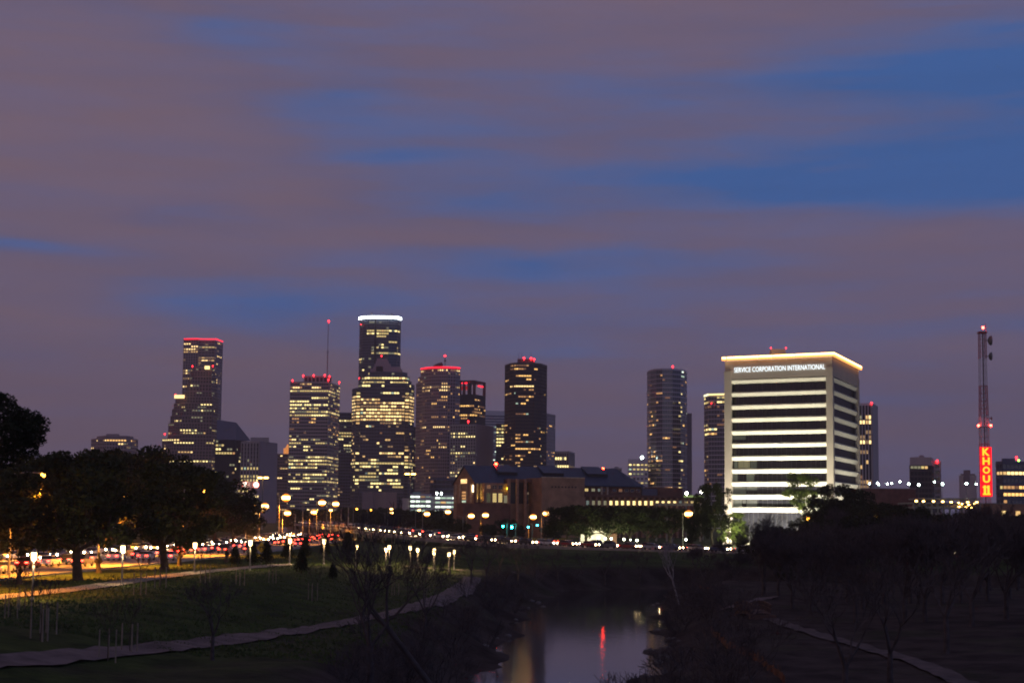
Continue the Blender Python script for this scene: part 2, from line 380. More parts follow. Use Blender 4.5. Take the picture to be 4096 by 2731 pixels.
# ------------------------------------------------------------------ towers
E = {
 'w1': emat('window_warm_bright', (1, .68, .27), 2.3), 'w2': emat('window_warm', (1, .60, .22), 1.0), 'w3': emat('window_warm_dim', (1, .60, .28), .32),
 'y1': emat('window_yellow_bright', (1, .78, .31), 2.1), 'y2': emat('window_yellow', (1, .74, .27), .85), 'y3': emat('window_yellow_dim', (.9, .85, .5), .28),
 'o1': emat('window_orange_bright', (1, .55, .16), 1.8), 'o2': emat('window_orange', (1, .50, .18), .7), 'o3': emat('window_orange_dim', (1, .45, .2), .22),
 'c1': emat('window_cool_bright', (.82, 1, .80), 2.2), 'c2': emat('window_cool', (.75, 1, .75), .7), 'c3': emat('window_cool_dim', (.7, .9, .8), .22),
}
RED = emat('red_beacon', (1, .02, .03), 9); REDL = emat('red_light_strip', (1, .012, .03), 3.0)
WHT = emat('white_light_strip', (.9, 1, 1), 9.0)
glass = mat('dark_glass', (.022, .026, .038), .12, .2, .05, spec=.8)
glass_blue = mat('blue_glass', (.030, .042, .070), .10, .2, .05, spec=.9)
def tmat(name, col, **k): return mat(name, col, k.get('rough', .75), .08, .02)
brown = tmat('red_granite', (.30, .20, .19)); tan = tmat('tan_stone', (.55, .42, .38)); grey = tmat('grey_concrete', (.46, .39, .37))
taupe = tmat('taupe_granite', (.46, .33, .33)); dark = tmat('dark_granite', (.12, .09, .09)); slate = tmat('slate_panels', (.13, .13, .18)); pale = tmat('pale_stone', (.75, .68, .67))
glassband = tmat('steel_band', (.62, .54, .60), rough=.6); black = tmat('black_panels', (.03, .028, .034))

REF = [1650]
def foot(front, D, depth, py=None):
    """front: [(px, extra distance)] left to right; the back closes straight behind"""
    P = []
    for px, dd in front:
        p = at(px, py or REF[0], D + dd); P.append((p.x, D + dd))
    a, b = P[0], P[-1]
    m_ = max(q[1] for q in P)
    return P, P + [(b[0] * (m_ + depth) / b[1] * .999, m_ + depth), (a[0] * (m_ + depth) / a[1] * .999, m_ + depth)]
def foot3(pl, pm, pr_, D, db):
    """box seen on its corner: left, near corner and right pixel, db = how far back the right face runs"""
    B = at(pm, REF[0], D); Cc = at(pr_, REF[0], D + db); xv = Cc.x - B.x
    da = 0; xu = at(pl, REF[0], D).x - B.x
    for _ in range(4):
        da = max(0, -(xu * xv) / db); xu = at(pl, REF[0], D + da).x - B.x
    A = Vector((B.x + xu, D + da, 0)); Dd = (A.x + Cc.x - B.x, A.y + Cc.y - B.y)
    return [(A.x, A.y), (B.x, B.y), (Cc.x, Cc.y), Dd]
class Tower:
    def __init__(s, label, px, D, name='office_tower', cat='skyscraper', seed=1):
        REF[0] = 1640 if cat == 'skyscraper' else 1920
        p = at(px, 2072, D); s.root = empty(name, (p.x, D, 0), label, cat); s.D = D; s.r = random.Random(seed)
        s.walls = {}; s.frames = {}; s.wins = []; s.off = (p.x, D)
    def _w(s, d, m_): return d.setdefault(m_.name, (MB(), m_))[0]
    def z(s, px, py, dd=0): return at(px, py, s.D + dd).z
    def block(s, pts, z0, z1, wall=glass, frame=grey, fh=3.9, bw=3.2, band=.4, mull=.22, bo=.35, mo=.28, lit=(), nfront=None, faces=True, parapet=1.6, wh=.72):
        z0 = max(z0, -.5)
        s.walls[len(s.walls)] = (MB(), wall); s.walls[len(s.walls) - 1][0].prism(pts, z0, z1)
        n = len(pts); fm = s._w(s.frames, frame)
        for i in range(n):
            P, Q = Vector(pts[i]), Vector(pts[(i + 1) % n]); d = Q - P; L = d.length
            if L < 1.0: continue
            d /= L; nr = Vector((d.y, -d.x)); mid = (P + Q) / 2
            if not faces: continue
            if nr.dot(mid) > .25 * mid.length: continue        # backs
            nf = max(1, round((z1 - z0 - parapet) / fh)); f = (z1 - z0 - parapet) / nf; nb = max(1, round(L / bw)); bb = L / nb
            if band:
                for k in range(nf):
                    zz = z0 + k * f; e = bo; q = [P, Q, Q + nr * e, P + nr * e]; q = [q[0], q[3], q[2], q[1]]
                    fm.prism([(v.x, v.y) for v in (P + nr * .01, P + nr * e, Q + nr * e, Q + nr * .01)], zz, zz + f * band)
            if parapet > 0:
                fm.prism([(v.x, v.y) for v in (P + nr * .01, P + nr * (bo + .06), Q + nr * (bo + .06), Q + nr * .01)], z1 - parapet, z1 + .25)
            if mull:
                for k in range(nb + 1):
                    c = P + d * (k * bb); h = mull * bb / 2; a, b = c - d * h, c + d * h
                    if k == 0: a = c
                    if k == nb: b = c
                    fm.prism([(v.x, v.y) for v in (a + nr * .02, a + nr * mo, b + nr * mo, b + nr * .02)], z0, z1 - parapet + .1)
            if lit:
                for k in range(nf):
                    zz = z0 + k * f + f * band + .05; zt = z0 + (k + 1) * f - .05; zz = zt - (zt - zz) * wh; on = None; cnt = 0
                    pm = pix((mid.x, mid.y, (zz + zt) / 2)); base = s.r.random()
                    for b in range(nb):
                        c0 = P + d * (b * bb + mull * bb / 2 + .06); c1 = P + d * ((b + 1) * bb - mull * bb / 2 - .06); cx = pix(((c0.x + c1.x) / 2, (c0.y + c1.y) / 2, (zz + zt) / 2))
                        rule = None
                        for rr in lit:
                            if rr[0] <= cx[1] < rr[1] and (len(rr) < 6 or rr[4] <= cx[0] < rr[5]): rule = rr
                        if not rule: on = None; continue
                        if cnt <= 0:
                            on = None; cnt = max(1, int(s.r.expovariate(1 / (4.2 if rule[2] > .35 else 1.6))) + 1)
                            pr_ = rule[2] * (1.1 if base > .6 else .3) if rule[2] < .5 else rule[2] * (.85 if rule[2] < .8 else 1)
                            u = s.r.random()
                            if u < pr_: on = rule[3] + ('1' if s.r.random() < .5 else '2')
                            elif u < pr_ + .10: on = rule[3] + '3'
                        cnt -= 1
                        if on:
                            u = s.r.random(); lv = on if u < .72 else (on[0] + s.r.choice('123') if u < .93 else s.r.choice('ycow') + s.r.choice('23'))
                            o_ = nr * .08; s.wins.append((c0 + o_, c1 + o_, zz, zt, lv))
    def beacon(s, px, py, dd=-1, r=1.0, m_=None):
        p = at(px, py, s.D + dd); r *= .75; mb = MB(); mb.sphere((0, 0, 0), r, 8, 5); mb.bar((0, 0, -r * .5), (0, 0, -r * 2.2), .3); o = mb.build('beacon', m_ or RED, s.root); o.location = (p.x - s.off[0], p.y - s.off[1], p.z)
    def strip(s, pts, name, m_, w=.8):
        mb = MB()
        for a, b in zip(pts[:-1], pts[1:]): mb.bar(a, b, w)
        rel(mb, s.root).build(name, m_, s.root)
    def done(s):
        for k, (mb, m_) in s.walls.items(): rel(mb, s.root).build('wall', m_, s.root)
        for k, (mb, m_) in s.frames.items():
            if mb.f: rel(mb, s.root).build('facade_frame', m_, s.root)
        W = sorted(s.wins, key=lambda w_: (-(w_[4][1] == '1'), -(w_[1] - w_[0]).length * (w_[3] - w_[2])))
        cache = {}
        for c0, c1, z0, z1, lv in W[:95]:
            d = c1 - c0; key = (round(d.x, 2), round(d.y, 2), round(z1 - z0, 2), lv)
            if key not in cache:
                mb = MB(); mb.face([(0, 0, 0), (d.x, d.y, 0), (d.x, d.y, z1 - z0), (0, 0, z1 - z0)]); cache[key] = mb.mesh('window', E[lv])
            part('window', cache[key], s.root, (c0.x - s.off[0], c0.y - s.off[1], z0))
        rest = W[95:]
        if rest:
            ks = sorted(set(w_[4] for w_ in rest)); mb = MB()
            for c0, c1, z0, z1, lv in rest: mb.face([(c0.x, c0.y, z0), (c1.x, c1.y, z0), (c1.x, c1.y, z1), (c0.x, c0.y, z1)], ks.index(lv))
            o = rel(mb, s.root).build('window', [E[k] for k in ks], s.root); o['kind'] = 'stuff'
def B(f): return dict(f)

def build_towers():
    # T26, T25: far left
    t = Tower('faint pale building with striped floors far left, half behind the oak crowns', 105, 2300, seed=3, cat='building', name='office_building')
    _, fp = foot([(66, 20), (75, 0), (140, 0), (150, 20)], 2300, 40); t.block(fp, 0, t.z(105, 1800), wall=slate, frame=pale, band=.5, mull=.0); t.done()
    t = Tower('broad eight-sided brown office block showing above the oak crowns at left', 460, 1900, seed=4)
    lit = [(1700, 1790, .10, 'w'), (1790, 1960, .10, 'w'), (1748, 1768, .5, 'o', 420, 455), (1750, 1775, .6, 'o', 515, 535)]
    _, fp = foot([(370, 30), (395, 12), (430, 0), (510, 0), (532, 12), (554, 30)], 1900, 50); t.block(fp, 0, t.z(460, 1752), frame=taupe, lit=lit, band=.45, mull=.3)
    _, fp = foot([(392, 30), (430, 10), (510, 10), (535, 30)], 1900, 40); t.block(fp, t.z(460, 1752), t.z(460, 1741), frame=taupe, mull=.5)
    _, fp = foot([(428, 30), (480, 30)], 1900, 20); t.block(fp, t.z(460, 1741), t.z(460, 1735, 30), wall=taupe, faces=False); t.done()
    # T1
    D = 2500; t = Tower('tall granite tower at left with glowing red roof edge, rising behind the stepped tower', 805, D, seed=5)
    lit = [(1366, 1560, .08, 'w'), (1380, 1450, .45, 'y', 787, 850), (1366, 1385, .35, 'w', 730, 760), (1395, 1412, .5, 'w', 735, 785), (1430, 1450, .5, 'w', 787, 850)]
    z1 = t.z(805, 1357)
    P, fp = foot([(727, 6), (786, 0)], D, 60); t.block(fp, 0, z1, frame=taupe, band=.3, mull=.35, bw=4, lit=lit)
    P2, fp = foot([(787, 4), (852, 4)], D, 55); t.block(fp, 0, z1 - 1, frame=taupe, band=.45, mull=.12, bw=5, lit=lit)
    P3, fp = foot([(853, 0), (883, 40)], D, 40); t.block(fp, 0, z1 - 1.5, frame=taupe, band=.35, mull=.2, bw=4, lit=lit)
    for PP in (P, P2, P3): t.strip([(x * .9985, y - 1.4, z1 + .8) for x, y in PP], 'red_roof_light', REDL, 1.1)
    t.done()
    # T2 stepped tower
    D = 2050; t = Tower('dark stepped granite tower before the red-edged tower, shoulders falling to the left', 780, D, seed=6)
    lit = [(1460, 1700, .05, 'y'), (1600, 1640, .3, 'y', 790, 820), (1676, 1688, .55, 'y'), (1688, 1716, .1, 'y'), (1716, 1732, .62, 'y'), (1732, 1760, .14, 'w'), (1760, 1772, .6, 'y'), (1772, 1835, .13, 'w'), (1835, 1847, .8, 'y'), (1847, 2100, .12, 'y'), (1520, 1530, .45, 'o', 765, 830)]
    kw = dict(frame=brown, band=.34, mull=.36, bw=3.6, fh=3.7, lit=lit, parapet=1.0)
    lay = [(634, 870, 1852, 60), (640, 869, 1800, 58), (648, 869, 1752, 56), (670, 869, 1738, 54), (672, 869, 1690, 50), (680, 869, 1660, 46), (686, 869, 1632, 42), (693, 869, 1608, 38), (699, 869, 1582, 34)]
    zp = 0
    for a, b, y, dp in lay:
        zz = t.z(a, y); dd = (60 - dp) * .6; P, fp = foot([(a, 12 + dd), (a + 45, dd), (846, dd), (b, 24 + dd)], D, 50, (y + 1850) / 2); t.block(fp, zp, zz, **kw); zp = zz
    for a, b, y, dp in [(735, 869, 1560, 30), (748, 867, 1530, 28), (756, 864, 1500, 26), (766, 860, 1478, 24), (770, 856, 1466, 22)]:
        zz = t.z(a, y); P, fp = foot([(a, 28), (a + 12, 20), (846, 20), (b, 34)], D, 40, y + 15); t.block(fp, zp, zz, **kw); zp = zz
    for px, py in ((770, 1464), (851, 1463), (701, 1578), (659, 1735)): t.beacon(px, py, 10, 1.1)
    for px, py in ((708, 1586), (728, 1586), (829, 1470)):
        mb = MB(); p = at(px, py, D + 8); mb.box(p.x - 3, p.x + 3, p.y - 1, p.y, p.z - 2, p.z + 2); rel(mb, t.root).build('lit_terrace', E['w1'], t.root)
    t.done()
    # T3 dark pitched roof
    D = 1750; t = Tower('black glass building with a slanted roof sloping down to the right beside the stepped tower', 930, D, seed=7)
    lit = [(1720, 1770, .35, 'y', 860, 945), (1768, 1785, .75, 'y', 866, 935), (1785, 1840, .75, 'y', 862, 882), (1785, 1840, .7, 'y', 918, 935), (1785, 1840, .12, 'y', 882, 918), (1840, 2080, .28, 'y', 862, 945), (1760, 2080, .16, 'y', 945, 975)]
    zb = t.z(940, 1722); P, fp = foot([(866, 0), (945, 0), (1002, 35)], D, 40)
    t.block(fp, 0, t.z(1000, 1760), wall=black, frame=black, band=.3, mull=.2, lit=lit, bw=3.0, parapet=.5)
    mb = MB(); q = [at(866, 1760, D), at(945, 1760, D), at(1003, 1762, D + 35)]; zt = t.z(900, 1684); zr = t.z(945, 1688)
    a, b, c = q; ap = at(868, 1678, D + 14); bp = at(945, 1689, D + 14); bk = at(866, 1760, D + 55); ck = at(1003, 1762, D + 55); aq = at(868, 1678, D + 40); bq = at(945, 1689, D + 40)
    for f in ([a, b, bp, ap], [b, c, bp], [c, ck, bq, bp], [ap, bp, bq, aq], [bk, a, ap, aq], [ck, bk, aq, bq]): mb.face(f)
    rel(mb, t.root).build('roof', slate, t.root); t.done()
    # T4
    D = 1700; t = Tower('grey office block with vertical ribs left and a blank side right, lit windows low down', 1040, D, seed=8)
    lit = [(1780, 1845, .04, 'y'), (1842, 1860, .35, 'y'), (1860, 1935, .72, 'y'), (1935, 2060, .4, 'y')]
    fp = foot3(968, 1041, 1110, D, 40); t.block(fp, 0, t.z(1041, 1766), frame=grey, band=.12, mull=.45, bw=3.1, mo=.6, lit=lit); 
    fq = [(fp[0][0] * .3 + fp[2][0] * .7, 0)]; P, f2 = foot([(1005, 12), (1078, 12)], D, 14); t.block(f2, t.z(1041, 1766), t.z(1041, 1749, 12), wall=grey, faces=False)
    sd = MB(); e = .9; Bp, Cp = Vector(fp[1]), Vector(fp[2]); d = (Cp - Bp).normalized(); nr = Vector((d.y, -d.x)); sd.prism([tuple(v) for v in (Bp + nr * .02, Bp + nr * e, Cp + nr * e, Cp + nr * .02)], 0, t.z(1041, 1766) + .3); rel(sd, t.root).build('side_wall', taupe, t.root); t.done()
    # T5
    D = 2100; t = Tower('small brown building with an orange-lit cupola left of the bright wide tower', 1135, D, seed=9, cat='building', name='office_building')
    P, fp = foot([(1108, 0), (1170, 0)], D, 30); t.block(fp, 0, t.z(1135, 1815), frame=brown, band=.5, mull=.2, lit=[(1815, 2050, .12, 'w')])
    mb = MB(); p = at(1150, 1815, D + 8); r = 5
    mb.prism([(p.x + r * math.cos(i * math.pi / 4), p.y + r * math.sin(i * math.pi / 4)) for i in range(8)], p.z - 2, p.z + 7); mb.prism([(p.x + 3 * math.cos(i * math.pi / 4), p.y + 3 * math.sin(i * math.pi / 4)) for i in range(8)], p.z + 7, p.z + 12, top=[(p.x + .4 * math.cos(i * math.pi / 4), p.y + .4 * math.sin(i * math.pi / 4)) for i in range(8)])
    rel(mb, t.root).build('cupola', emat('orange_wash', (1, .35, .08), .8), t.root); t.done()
    # T6 bright wide
    D = 1850; t = Tower('wide office tower with many brightly lit floors and a tall thin mast on its roof', 1262, D, seed=10)
    lit = [(1530, 1560, .25, 'w'), (1560, 1575, .9, 'y'), (1575, 1600, .6, 'y'), (1600, 1650, .55, 'y'), (1650, 1662, .9, 'y'), (1640, 1650, .8, 'y'), (1662, 1740, .34, 'o'), (1740, 1770, .2, 'y'), (1770, 1792, .6, 'y'), (1792, 1825, .22, 'y'), (1825, 1840, .85, 'y'), (1840, 1870, .8, 'y'), (1870, 1925, .35, 'y'), (1915, 1935, .92, 'y'), (1935, 2060, .3, 'y')]
    fp = foot3(1159, 1312, 1357, D, 60); t.block(fp, 0, t.z(1312, 1527), frame=tan, band=.42, mull=.16, bw=2.6, fh=3.75, lit=lit)
    P, f2 = foot([(1214, 30), (1322, 30)], D, 20); t.block(f2, t.z(1262, 1527), t.z(1262, 1504, 30), frame=grey, wall=black, band=0, mull=.35, bw=4)
    for px, py in ((1170, 1521), (1213, 1502), (1255, 1501), (1299, 1500), (1318, 1505), (1314, 1518), (1357, 1529)): t.beacon(px, py, -2 if py > 1510 else 26, 1.25)
    b0 = at(1309, 1505, D + 40); b1 = at(1315, 1286, D + 40); mb = MB(); mb.bar(b0, (b0.x, b0.y, b0.z + (b1.z - b0.z) * .45), 1.0); mb.bar((b0.x, b0.y, b0.z + (b1.z - b0.z) * .45), (b0.x, b0.y, b1.z), .6); mb.bar((b0.x - 2, b0.y, b0.z + (b1.z - b0.z) * .45), (b0.x + 2, b0.y, b0.z + (b1.z - b0.z) * .45), .5)
    rel(mb, t.root).build('mast', mat('mast_paint', (.35, .25, .25), .6), t.root); t.beacon(1315, 1284, 40, 1.5); t.done()
    # T7
    D = 2150; t = Tower('narrow tower with yellow lit floors squeezed between the wide bright tower and the crowned tower', 1378, D, seed=12)
    P, fp = foot([(1345, 0), (1408, 0)], D, 30); t.block(fp, 0, t.z(1378, 1650), frame=slate, band=.4, mull=.2, lit=[(1665, 1672, .3, 'y'), (1678, 1690, .9, 'y'), (1690, 1730, .4, 'y'), (1730, 1745, .9, 'y'), (1745, 1830, .3, 'y'), (1830, 2060, .1, 'w')]); t.done()
    # T8 highest
    D = 2350; t = Tower('tallest tower, dark blue glass with a glowing white band along its curved roof', 1515, D, seed=13)
    lit = [(1285, 1320, .06, 'y'), (1322, 1334, .85, 'y', 1470, 1600), (1340, 1352, .5, 'y', 1495, 1590), (1360, 1375, .55, 'y', 1510, 1590), (1375, 1410, .25, 'y', 1490, 1590), (1408, 1421, .92, 'y', 1480, 1600), (1420, 1545, .12, 'y', 1436, 1480)]
    fr = [(1433, 18), (1446, 6), (1470, 1), (1492, 0)]; fr2 = [(1501, 0), (1550, 0), (1584, 4), (1597, 18)]; zt = t.z(1515, 1270)
    kw = dict(frame=glassband if 0 else slate, wall=glass_blue, band=.25, mull=.08, bw=3.6, lit=lit)
    P1, fp = foot(fr, D, 40); t.block(fp, 0, zt, **kw); P2, fp = foot(fr2, D, 40); t.block(fp, 0, zt, **kw)
    P, fp = foot([(1491, 8), (1502, 8)], D, 30); t.block(fp, 0, zt - 1, wall=black, faces=False)
    L_ = [(x * 1.0, y - 1.6, zt + .3) for x, y in P1 + P2]; t.strip(L_, 'white_roof_light', WHT, 3.3)
    for px, py in ((1487, 1254), (1567, 1258)):
        p = at(px, py, D + 12); mb = MB(); mb.bar((p.x, p.y, zt), p, .6); mb.sphere(p, 1.4); rel(mb, t.root).build('roof_antenna', dark, t.root)
    t.beacon(1444, 1297, 3, .8); t.done()
    # T9 stepped crown front
    D = 1980; t = Tower('broad glass tower with stepped stone crown and yellow floors before the tallest tower', 1525, D, seed=14)
    lit = [(1485, 1500, .3, 'y'), (1500, 1512, .85, 'y'), (1512, 1525, .6, 'y'), (1525, 1545, .75, 'y'), (1545, 1585, .42, 'y'), (1585, 1684, .86, 'w'), (1684, 1800, .14, 'w'), (1800, 1850, .28, 'w'), (1850, 1862, .85, 'y'), (1862, 1890, .3, 'y'), (1890, 1935, .55, 'y', 1410, 1600), (1935, 1960, .3, 'y')]
    kw = dict(wall=glass_blue, frame=slate, band=.30, mull=.12, bw=3.3, lit=lit, parapet=1.0); zs = t.z(1412, 1550)
    P, fp = foot([(1408, 26), (1424, 8), (1440, 8), (1442, 0), (1520, 0), (1618, 0), (1620, 8), (1636, 8), (1655, 30)], D, 45); t.block(fp, 0, zs, **kw)
    zp = zs
    for a, b, y, dd in [(1432, 1655, 1532, 10), (1446, 1643, 1518, 12), (1452, 1636, 1500, 14), (1462, 1626, 1482, 16)]:
        zz = t.z(a, y); P, fp = foot([(a, dd + 10), (a + 14, dd), (b - 18, dd), (b, dd + 14)], D, 40); t.block(fp, zp, zz, **kw); zp = zz
    for a, b, y, dd in [(1478, 1606, 1470, 18), (1490, 1600, 1460, 20), (1494, 1560, 1448, 22), (1499, 1552, 1436, 24), (1504, 1546, 1426, 26)]:
        zz = t.z(a, y); P, fp = foot([(a, dd), (b, dd)], D, 34); t.block(fp, zp, zz, wall=taupe, frame=taupe, faces=False); zp = zz
    mb = MB(); q = at(1518, 1478, D + 15); mb.box(q.x - 4, q.x + 4, q.y, q.y + 1, q.z - 2, q.z + 4); rel(mb, t.root).build('crown_niche', black, t.root)
    P, fp = foot([(1622, 22), (1666, 40)], D, 30); t.block(fp, 0, t.z(1640, 1700), wall=black, frame=dark, band=.3, mull=.3, lit=[(1700, 2050, .06, 'y'), (1850, 1862, .5, 'y')])
    P, fp = foot([(1455, -14), (1498, -14), (1504, -9), (1550, -14), (1592, -14)], D, 12); t.block(fp, 0, t.z(1500, 1968), wall=taupe, faces=False)
    t.beacon(1526, 1423, 26, 1.1); t.beacon(1437, 1512, 0, .8); t.done()
    # T10 curved brown
    D = 1900; t = Tower('brown tower with a curved front, red roof light and many small windows', 1760, D, seed=15)
    lit = [(1474, 1487, .8, 'w', 1682, 1845), (1487, 1540, .12, 'w'), (1542, 1552, .85, 'w'), (1552, 1565, .45, 'w'), (1520, 1530, .6, 'w', 1660, 1700), (1565, 1700, .09, 'o'), (1706, 1716, .6, 'w'), (1716, 1785, .06, 'o'), (1785, 1797, .55, 'w', 1700, 1800), (1797, 2060, .06, 'o'), (1600, 1690, .3, 'o', 1800, 1836)]
    fr = [(1682, 26), (1700, 14), (1725, 6), (1755, 1), (1790, 0), (1820, 4), (1838, 12)]; zt = t.z(1760, 1471)
    kw = dict(frame=taupe, band=.38, mull=.42, bw=2.7, fh=3.7, lit=lit); P1, fp = foot(fr, D, 45); t.block(fp, 0, zt, **kw)
    P, fp = foot([(1664, 34), (1683, 26)], D, 26); t.block(fp, 0, t.z(1670, 1524), **kw)
    P, fp = foot([(1672, 32), (1683, 26)], D, 26); t.block(fp, t.z(1670, 1524), t.z(1670, 1500), **kw)
    t.strip([(x, y - 1.2, zt + .8) for x, y in P1], 'red_roof_light', REDL, 1.2)
    p = at(1753, 1462, D + 14); mb = MB(); mb.tube([(p.x - 5, p.y, p.z - 2), (p.x, p.y, p.z), (p.x + 5, p.y, p.z + 2)], [2.2, 2.8, 2.0], 8); mb.bar((p.x, p.y, zt), p, .8); rel(mb, t.root).build('roof_equipment', dark, t.root)
    a, b = at(1780, 1468, D + 20), at(1780, 1425, D + 20); mb = MB(); mb.bar(a, b, .7); mb.sphere((a.x, a.y, (a.z * .4 + b.z * .6)), 1.2); rel(mb, t.root).build('mast', dark, t.root); t.beacon(1780, 1423, 20, 1.5); t.done()
    # T11 red crown
    D = 2150; t = Tower('black tower with an open red-lit frame at its top', 1880, D, seed=16)
    lit = [(1590, 1690, .24, 'o'), (1612, 1668, .5, 'o', 1835, 1900)]
    fp = foot3(1834, 1897, 1941, D, 35); zt = t.z(1897, 1520); zc = t.z(1897, 1577); t.block(fp, 0, zc, wall=black, frame=black, lit=lit, band=.3, mull=.25)
    fr = MB(); A, Bq, Cq, Dq = [Vector(p) for p in fp]
    ctr = (A + Cq) / 2
    for p in (A, Bq, Cq, Dq, A * .72 + Bq * .28, A * .38 + Bq * .62):
        c = p + (ctr - p).normalized() * 2.0; fr.prism([(c.x - 1.9, c.y - 1.9), (c.x + 1.9, c.y - 1.9), (c.x + 1.9, c.y + 1.9), (c.x - 1.9, c.y + 1.9)], zc - 1, zt - .2)
    for p, q in ((A, Bq), (Bq, Cq), (Cq, Dq), (Dq, A)):
        d = (q - p).normalized(); nr = Vector((-d.y, d.x)); fr.prism([tuple(v) for v in (p, q, q + nr * 3.5, p + nr * 3.5)], zt - 2.6, zt)
    rel(fr, t.root).build('crown_frame', mat('red_washed_steel', (.10, .02, .02), .6), t.root)
    pn = MB(); d = (Bq - A).normalized()
    pn.prism([tuple(v) for v in (A * .35 + Bq * .65, Bq - d * 4, Bq - d * 4 + Vector((0, 1)), A * .35 + Bq * .65 + Vector((0, 1)))], zc, zt - 3); rel(pn, t.root).build('crown_panel', black, t.root)
    zl = zt - 3.4; t.strip([(v.x, v.y + 1.2, zl) for v in (A + d * 4, A * .3 + Bq * .7)], 'red_crown_light', REDL, 1.6)
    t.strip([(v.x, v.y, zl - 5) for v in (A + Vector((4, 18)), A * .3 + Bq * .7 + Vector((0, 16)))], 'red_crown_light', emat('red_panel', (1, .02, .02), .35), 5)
    t.strip([(v.x, v.y - .5, zl - 3) for v in (Bq * .65 + Cq * .35, Bq * .25 + Cq * .75)], 'red_crown_light', REDL, 1.6); t.done()
    # T13
    D = 2400; t = Tower('pale building with dark horizontal stripes behind the grey grid block', 1978, D, seed=18)
    P, fp = foot([(1938, 0), (2024, 8)], D, 30); zt = t.z(1980, 1642); zu = t.z(1980, 1660); t.block(fp, 0, zu, wall=slate, frame=pale, band=.45, mull=0, parapet=.2, lit=[(1700, 1850, .25, 'c', 1968, 1990)]); t.block(fp, zu, zt, wall=pale, faces=False); t.done()
    # T14
    D = 2050; t = Tower('slim dark building with stacked yellow windows left of the octagonal brown tower', 2003, D, seed=19)
    P, fp = foot([(1986, 0), (2026, 0)], D, 20); t.block(fp, 0, t.z(2003, 1694), wall=black, frame=dark, band=.35, mull=.2, lit=[(1700, 1785, .6, 'y'), (1785, 2050, .15, 'y')]); t.done()
    # T12 grid
    D = 1800; t = Tower('grey concrete grid office block with lit yellow windows, in front of the red-topped tower', 1880, D, seed=17)
    lit = [(1710, 1735, .35, 'y'), (1735, 1746, .92, 'y', 1815, 1905), (1746, 1800, .16, 'y'), (1800, 1816, .75, 'y', 1803, 1905), (1816, 1850, .3, 'y'), (1850, 1862, .3, 'w'), (1862, 1880, .25, 'w'), (1880, 1893, .75, 'y', 1800, 1880), (1893, 2050, .2, 'y')]
    fp = foot3(1803, 1904, 1972, D, 45); t.block(fp, 0, t.z(1904, 1697), wall=glass, frame=grey, band=.34, mull=.4, bw=3.0, fh=3.5, bo=.6, mo=.6, lit=[r_ for r_ in lit])
    Bp, Cp = Vector(fp[1]), Vector(fp[2]); d = (Cp - Bp).normalized(); nr = Vector((d.y, -d.x)); sd = MB(); sd.prism([tuple(v) for v in (Bp + nr * .02, Bp + nr * 1.0, Cp + nr * 1.0, Cp + nr * .02)], 0, t.z(1904, 1697) + .3); rel(sd, t.root).build('side_wall', taupe, t.root)
    p = at(1869, 1899, D - 3); mb = MB(); mb.box(p.x - 3.9, p.x + 3.9, p.y - 1, p.y, p.z - 1.3, p.z + 1.3); rel(mb, t.root).build('lit_sign_panel', emat('white_sign', (.8, .95, 1), 6), t.root)
    t.beacon(1873, 1685, 8, 1.4); t.done()
    # T15 octagonal
    D = 1780; t = Tower('dark brown octagonal tower with three red roof lights and few lit windows', 2100, D, seed=20)
    lit = [(1460, 1472, .7, 'o', 2040, 2120), (1472, 1480, .2, 'o'), (1500, 1530, .28, 'o', 2020, 2140), (1538, 1550, .92, 'w', 2042, 2132), (1550, 1580, .12, 'o'), (1576, 1586, .9, 'o', 2070, 2132), (1586, 1640, .18, 'o', 2060, 2140), (1640, 1660, .35, 'o', 2060, 2110), (1690, 1740, .1, 'o'), (1745, 1800, .42, 'o', 2045, 2165), (1800, 1850, .1, 'o'), (1852, 1866, .5, 'w', 2070, 2170)]
    fr = [(2019, 30), (2040, 8), (2062, 0), (2135, 0), (2163, 8), (2186, 32)]; P1, fp = foot(fr, D, 30); t.block(fp, 0, t.z(2100, 1451), wall=black, frame=tmat('umber_granite', (.10, .07, .06)), band=.45, mull=.12, bw=2.6, fh=3.6, lit=lit, parapet=2)
    P, fp = foot([(2068, 20), (2138, 20)], D, 20); t.block(fp, t.z(2100, 1451), t.z(2100, 1435, 20), wall=dark, faces=False)
    for px, py in ((2096, 1432), (2124, 1433), (2136, 1437)): t.beacon(px, py, 18, 1.5)
    for px in (2075, 2087, 2124):
        p = at(px, 1436, D + 24); mb = MB(); mb.bar((p.x, p.y, p.z), (p.x, p.y, p.z + 7), .3); rel(mb, t.root).build('roof_antenna', dark, t.root)
    t.done()
    # T16, T17
    D = 2000; t = Tower('tan slab tower half hidden behind the dark octagonal tower', 2200, D, seed=21)
    fp = foot3(2150, 2166, 2221, D, 60); t.block(fp, 0, t.z(2190, 1648), wall=taupe, frame=tan, band=.5, mull=.15, lit=[(1700, 1730, .2, 'o'), (1800, 1840, .2, 'o')]); t.done()
    D = 1650; t = Tower('low dark square office block with one row of bright windows along its base', 2250, D, seed=22, cat='building', name='office_building')
    fp = foot3(2219, 2275, 2297, D, 40); t.block(fp, 0, t.z(2275, 1805), frame=grey, band=.06, mull=.3, bw=2.4, mo=.5, lit=[(1825, 1840, .1, 'y'), (1857, 1870, 1.0, 'y')]); t.done()
    # T18
    D = 2300; t = Tower('tiny grey building low on the skyline between the federal roof and the white block', 2466, D, seed=23, cat='building', name='office_building')
    P, fp = foot([(2446, 0), (2486, 0)], D, 20); t.block(fp, 0, t.z(2466, 1872), frame=grey, band=.4, mull=.2); P, fp = foot([(2458, 6), (2475, 6)], D, 10); t.block(fp, t.z(2466, 1872), t.z(2466, 1866, 6), wall=grey, faces=False); t.done()
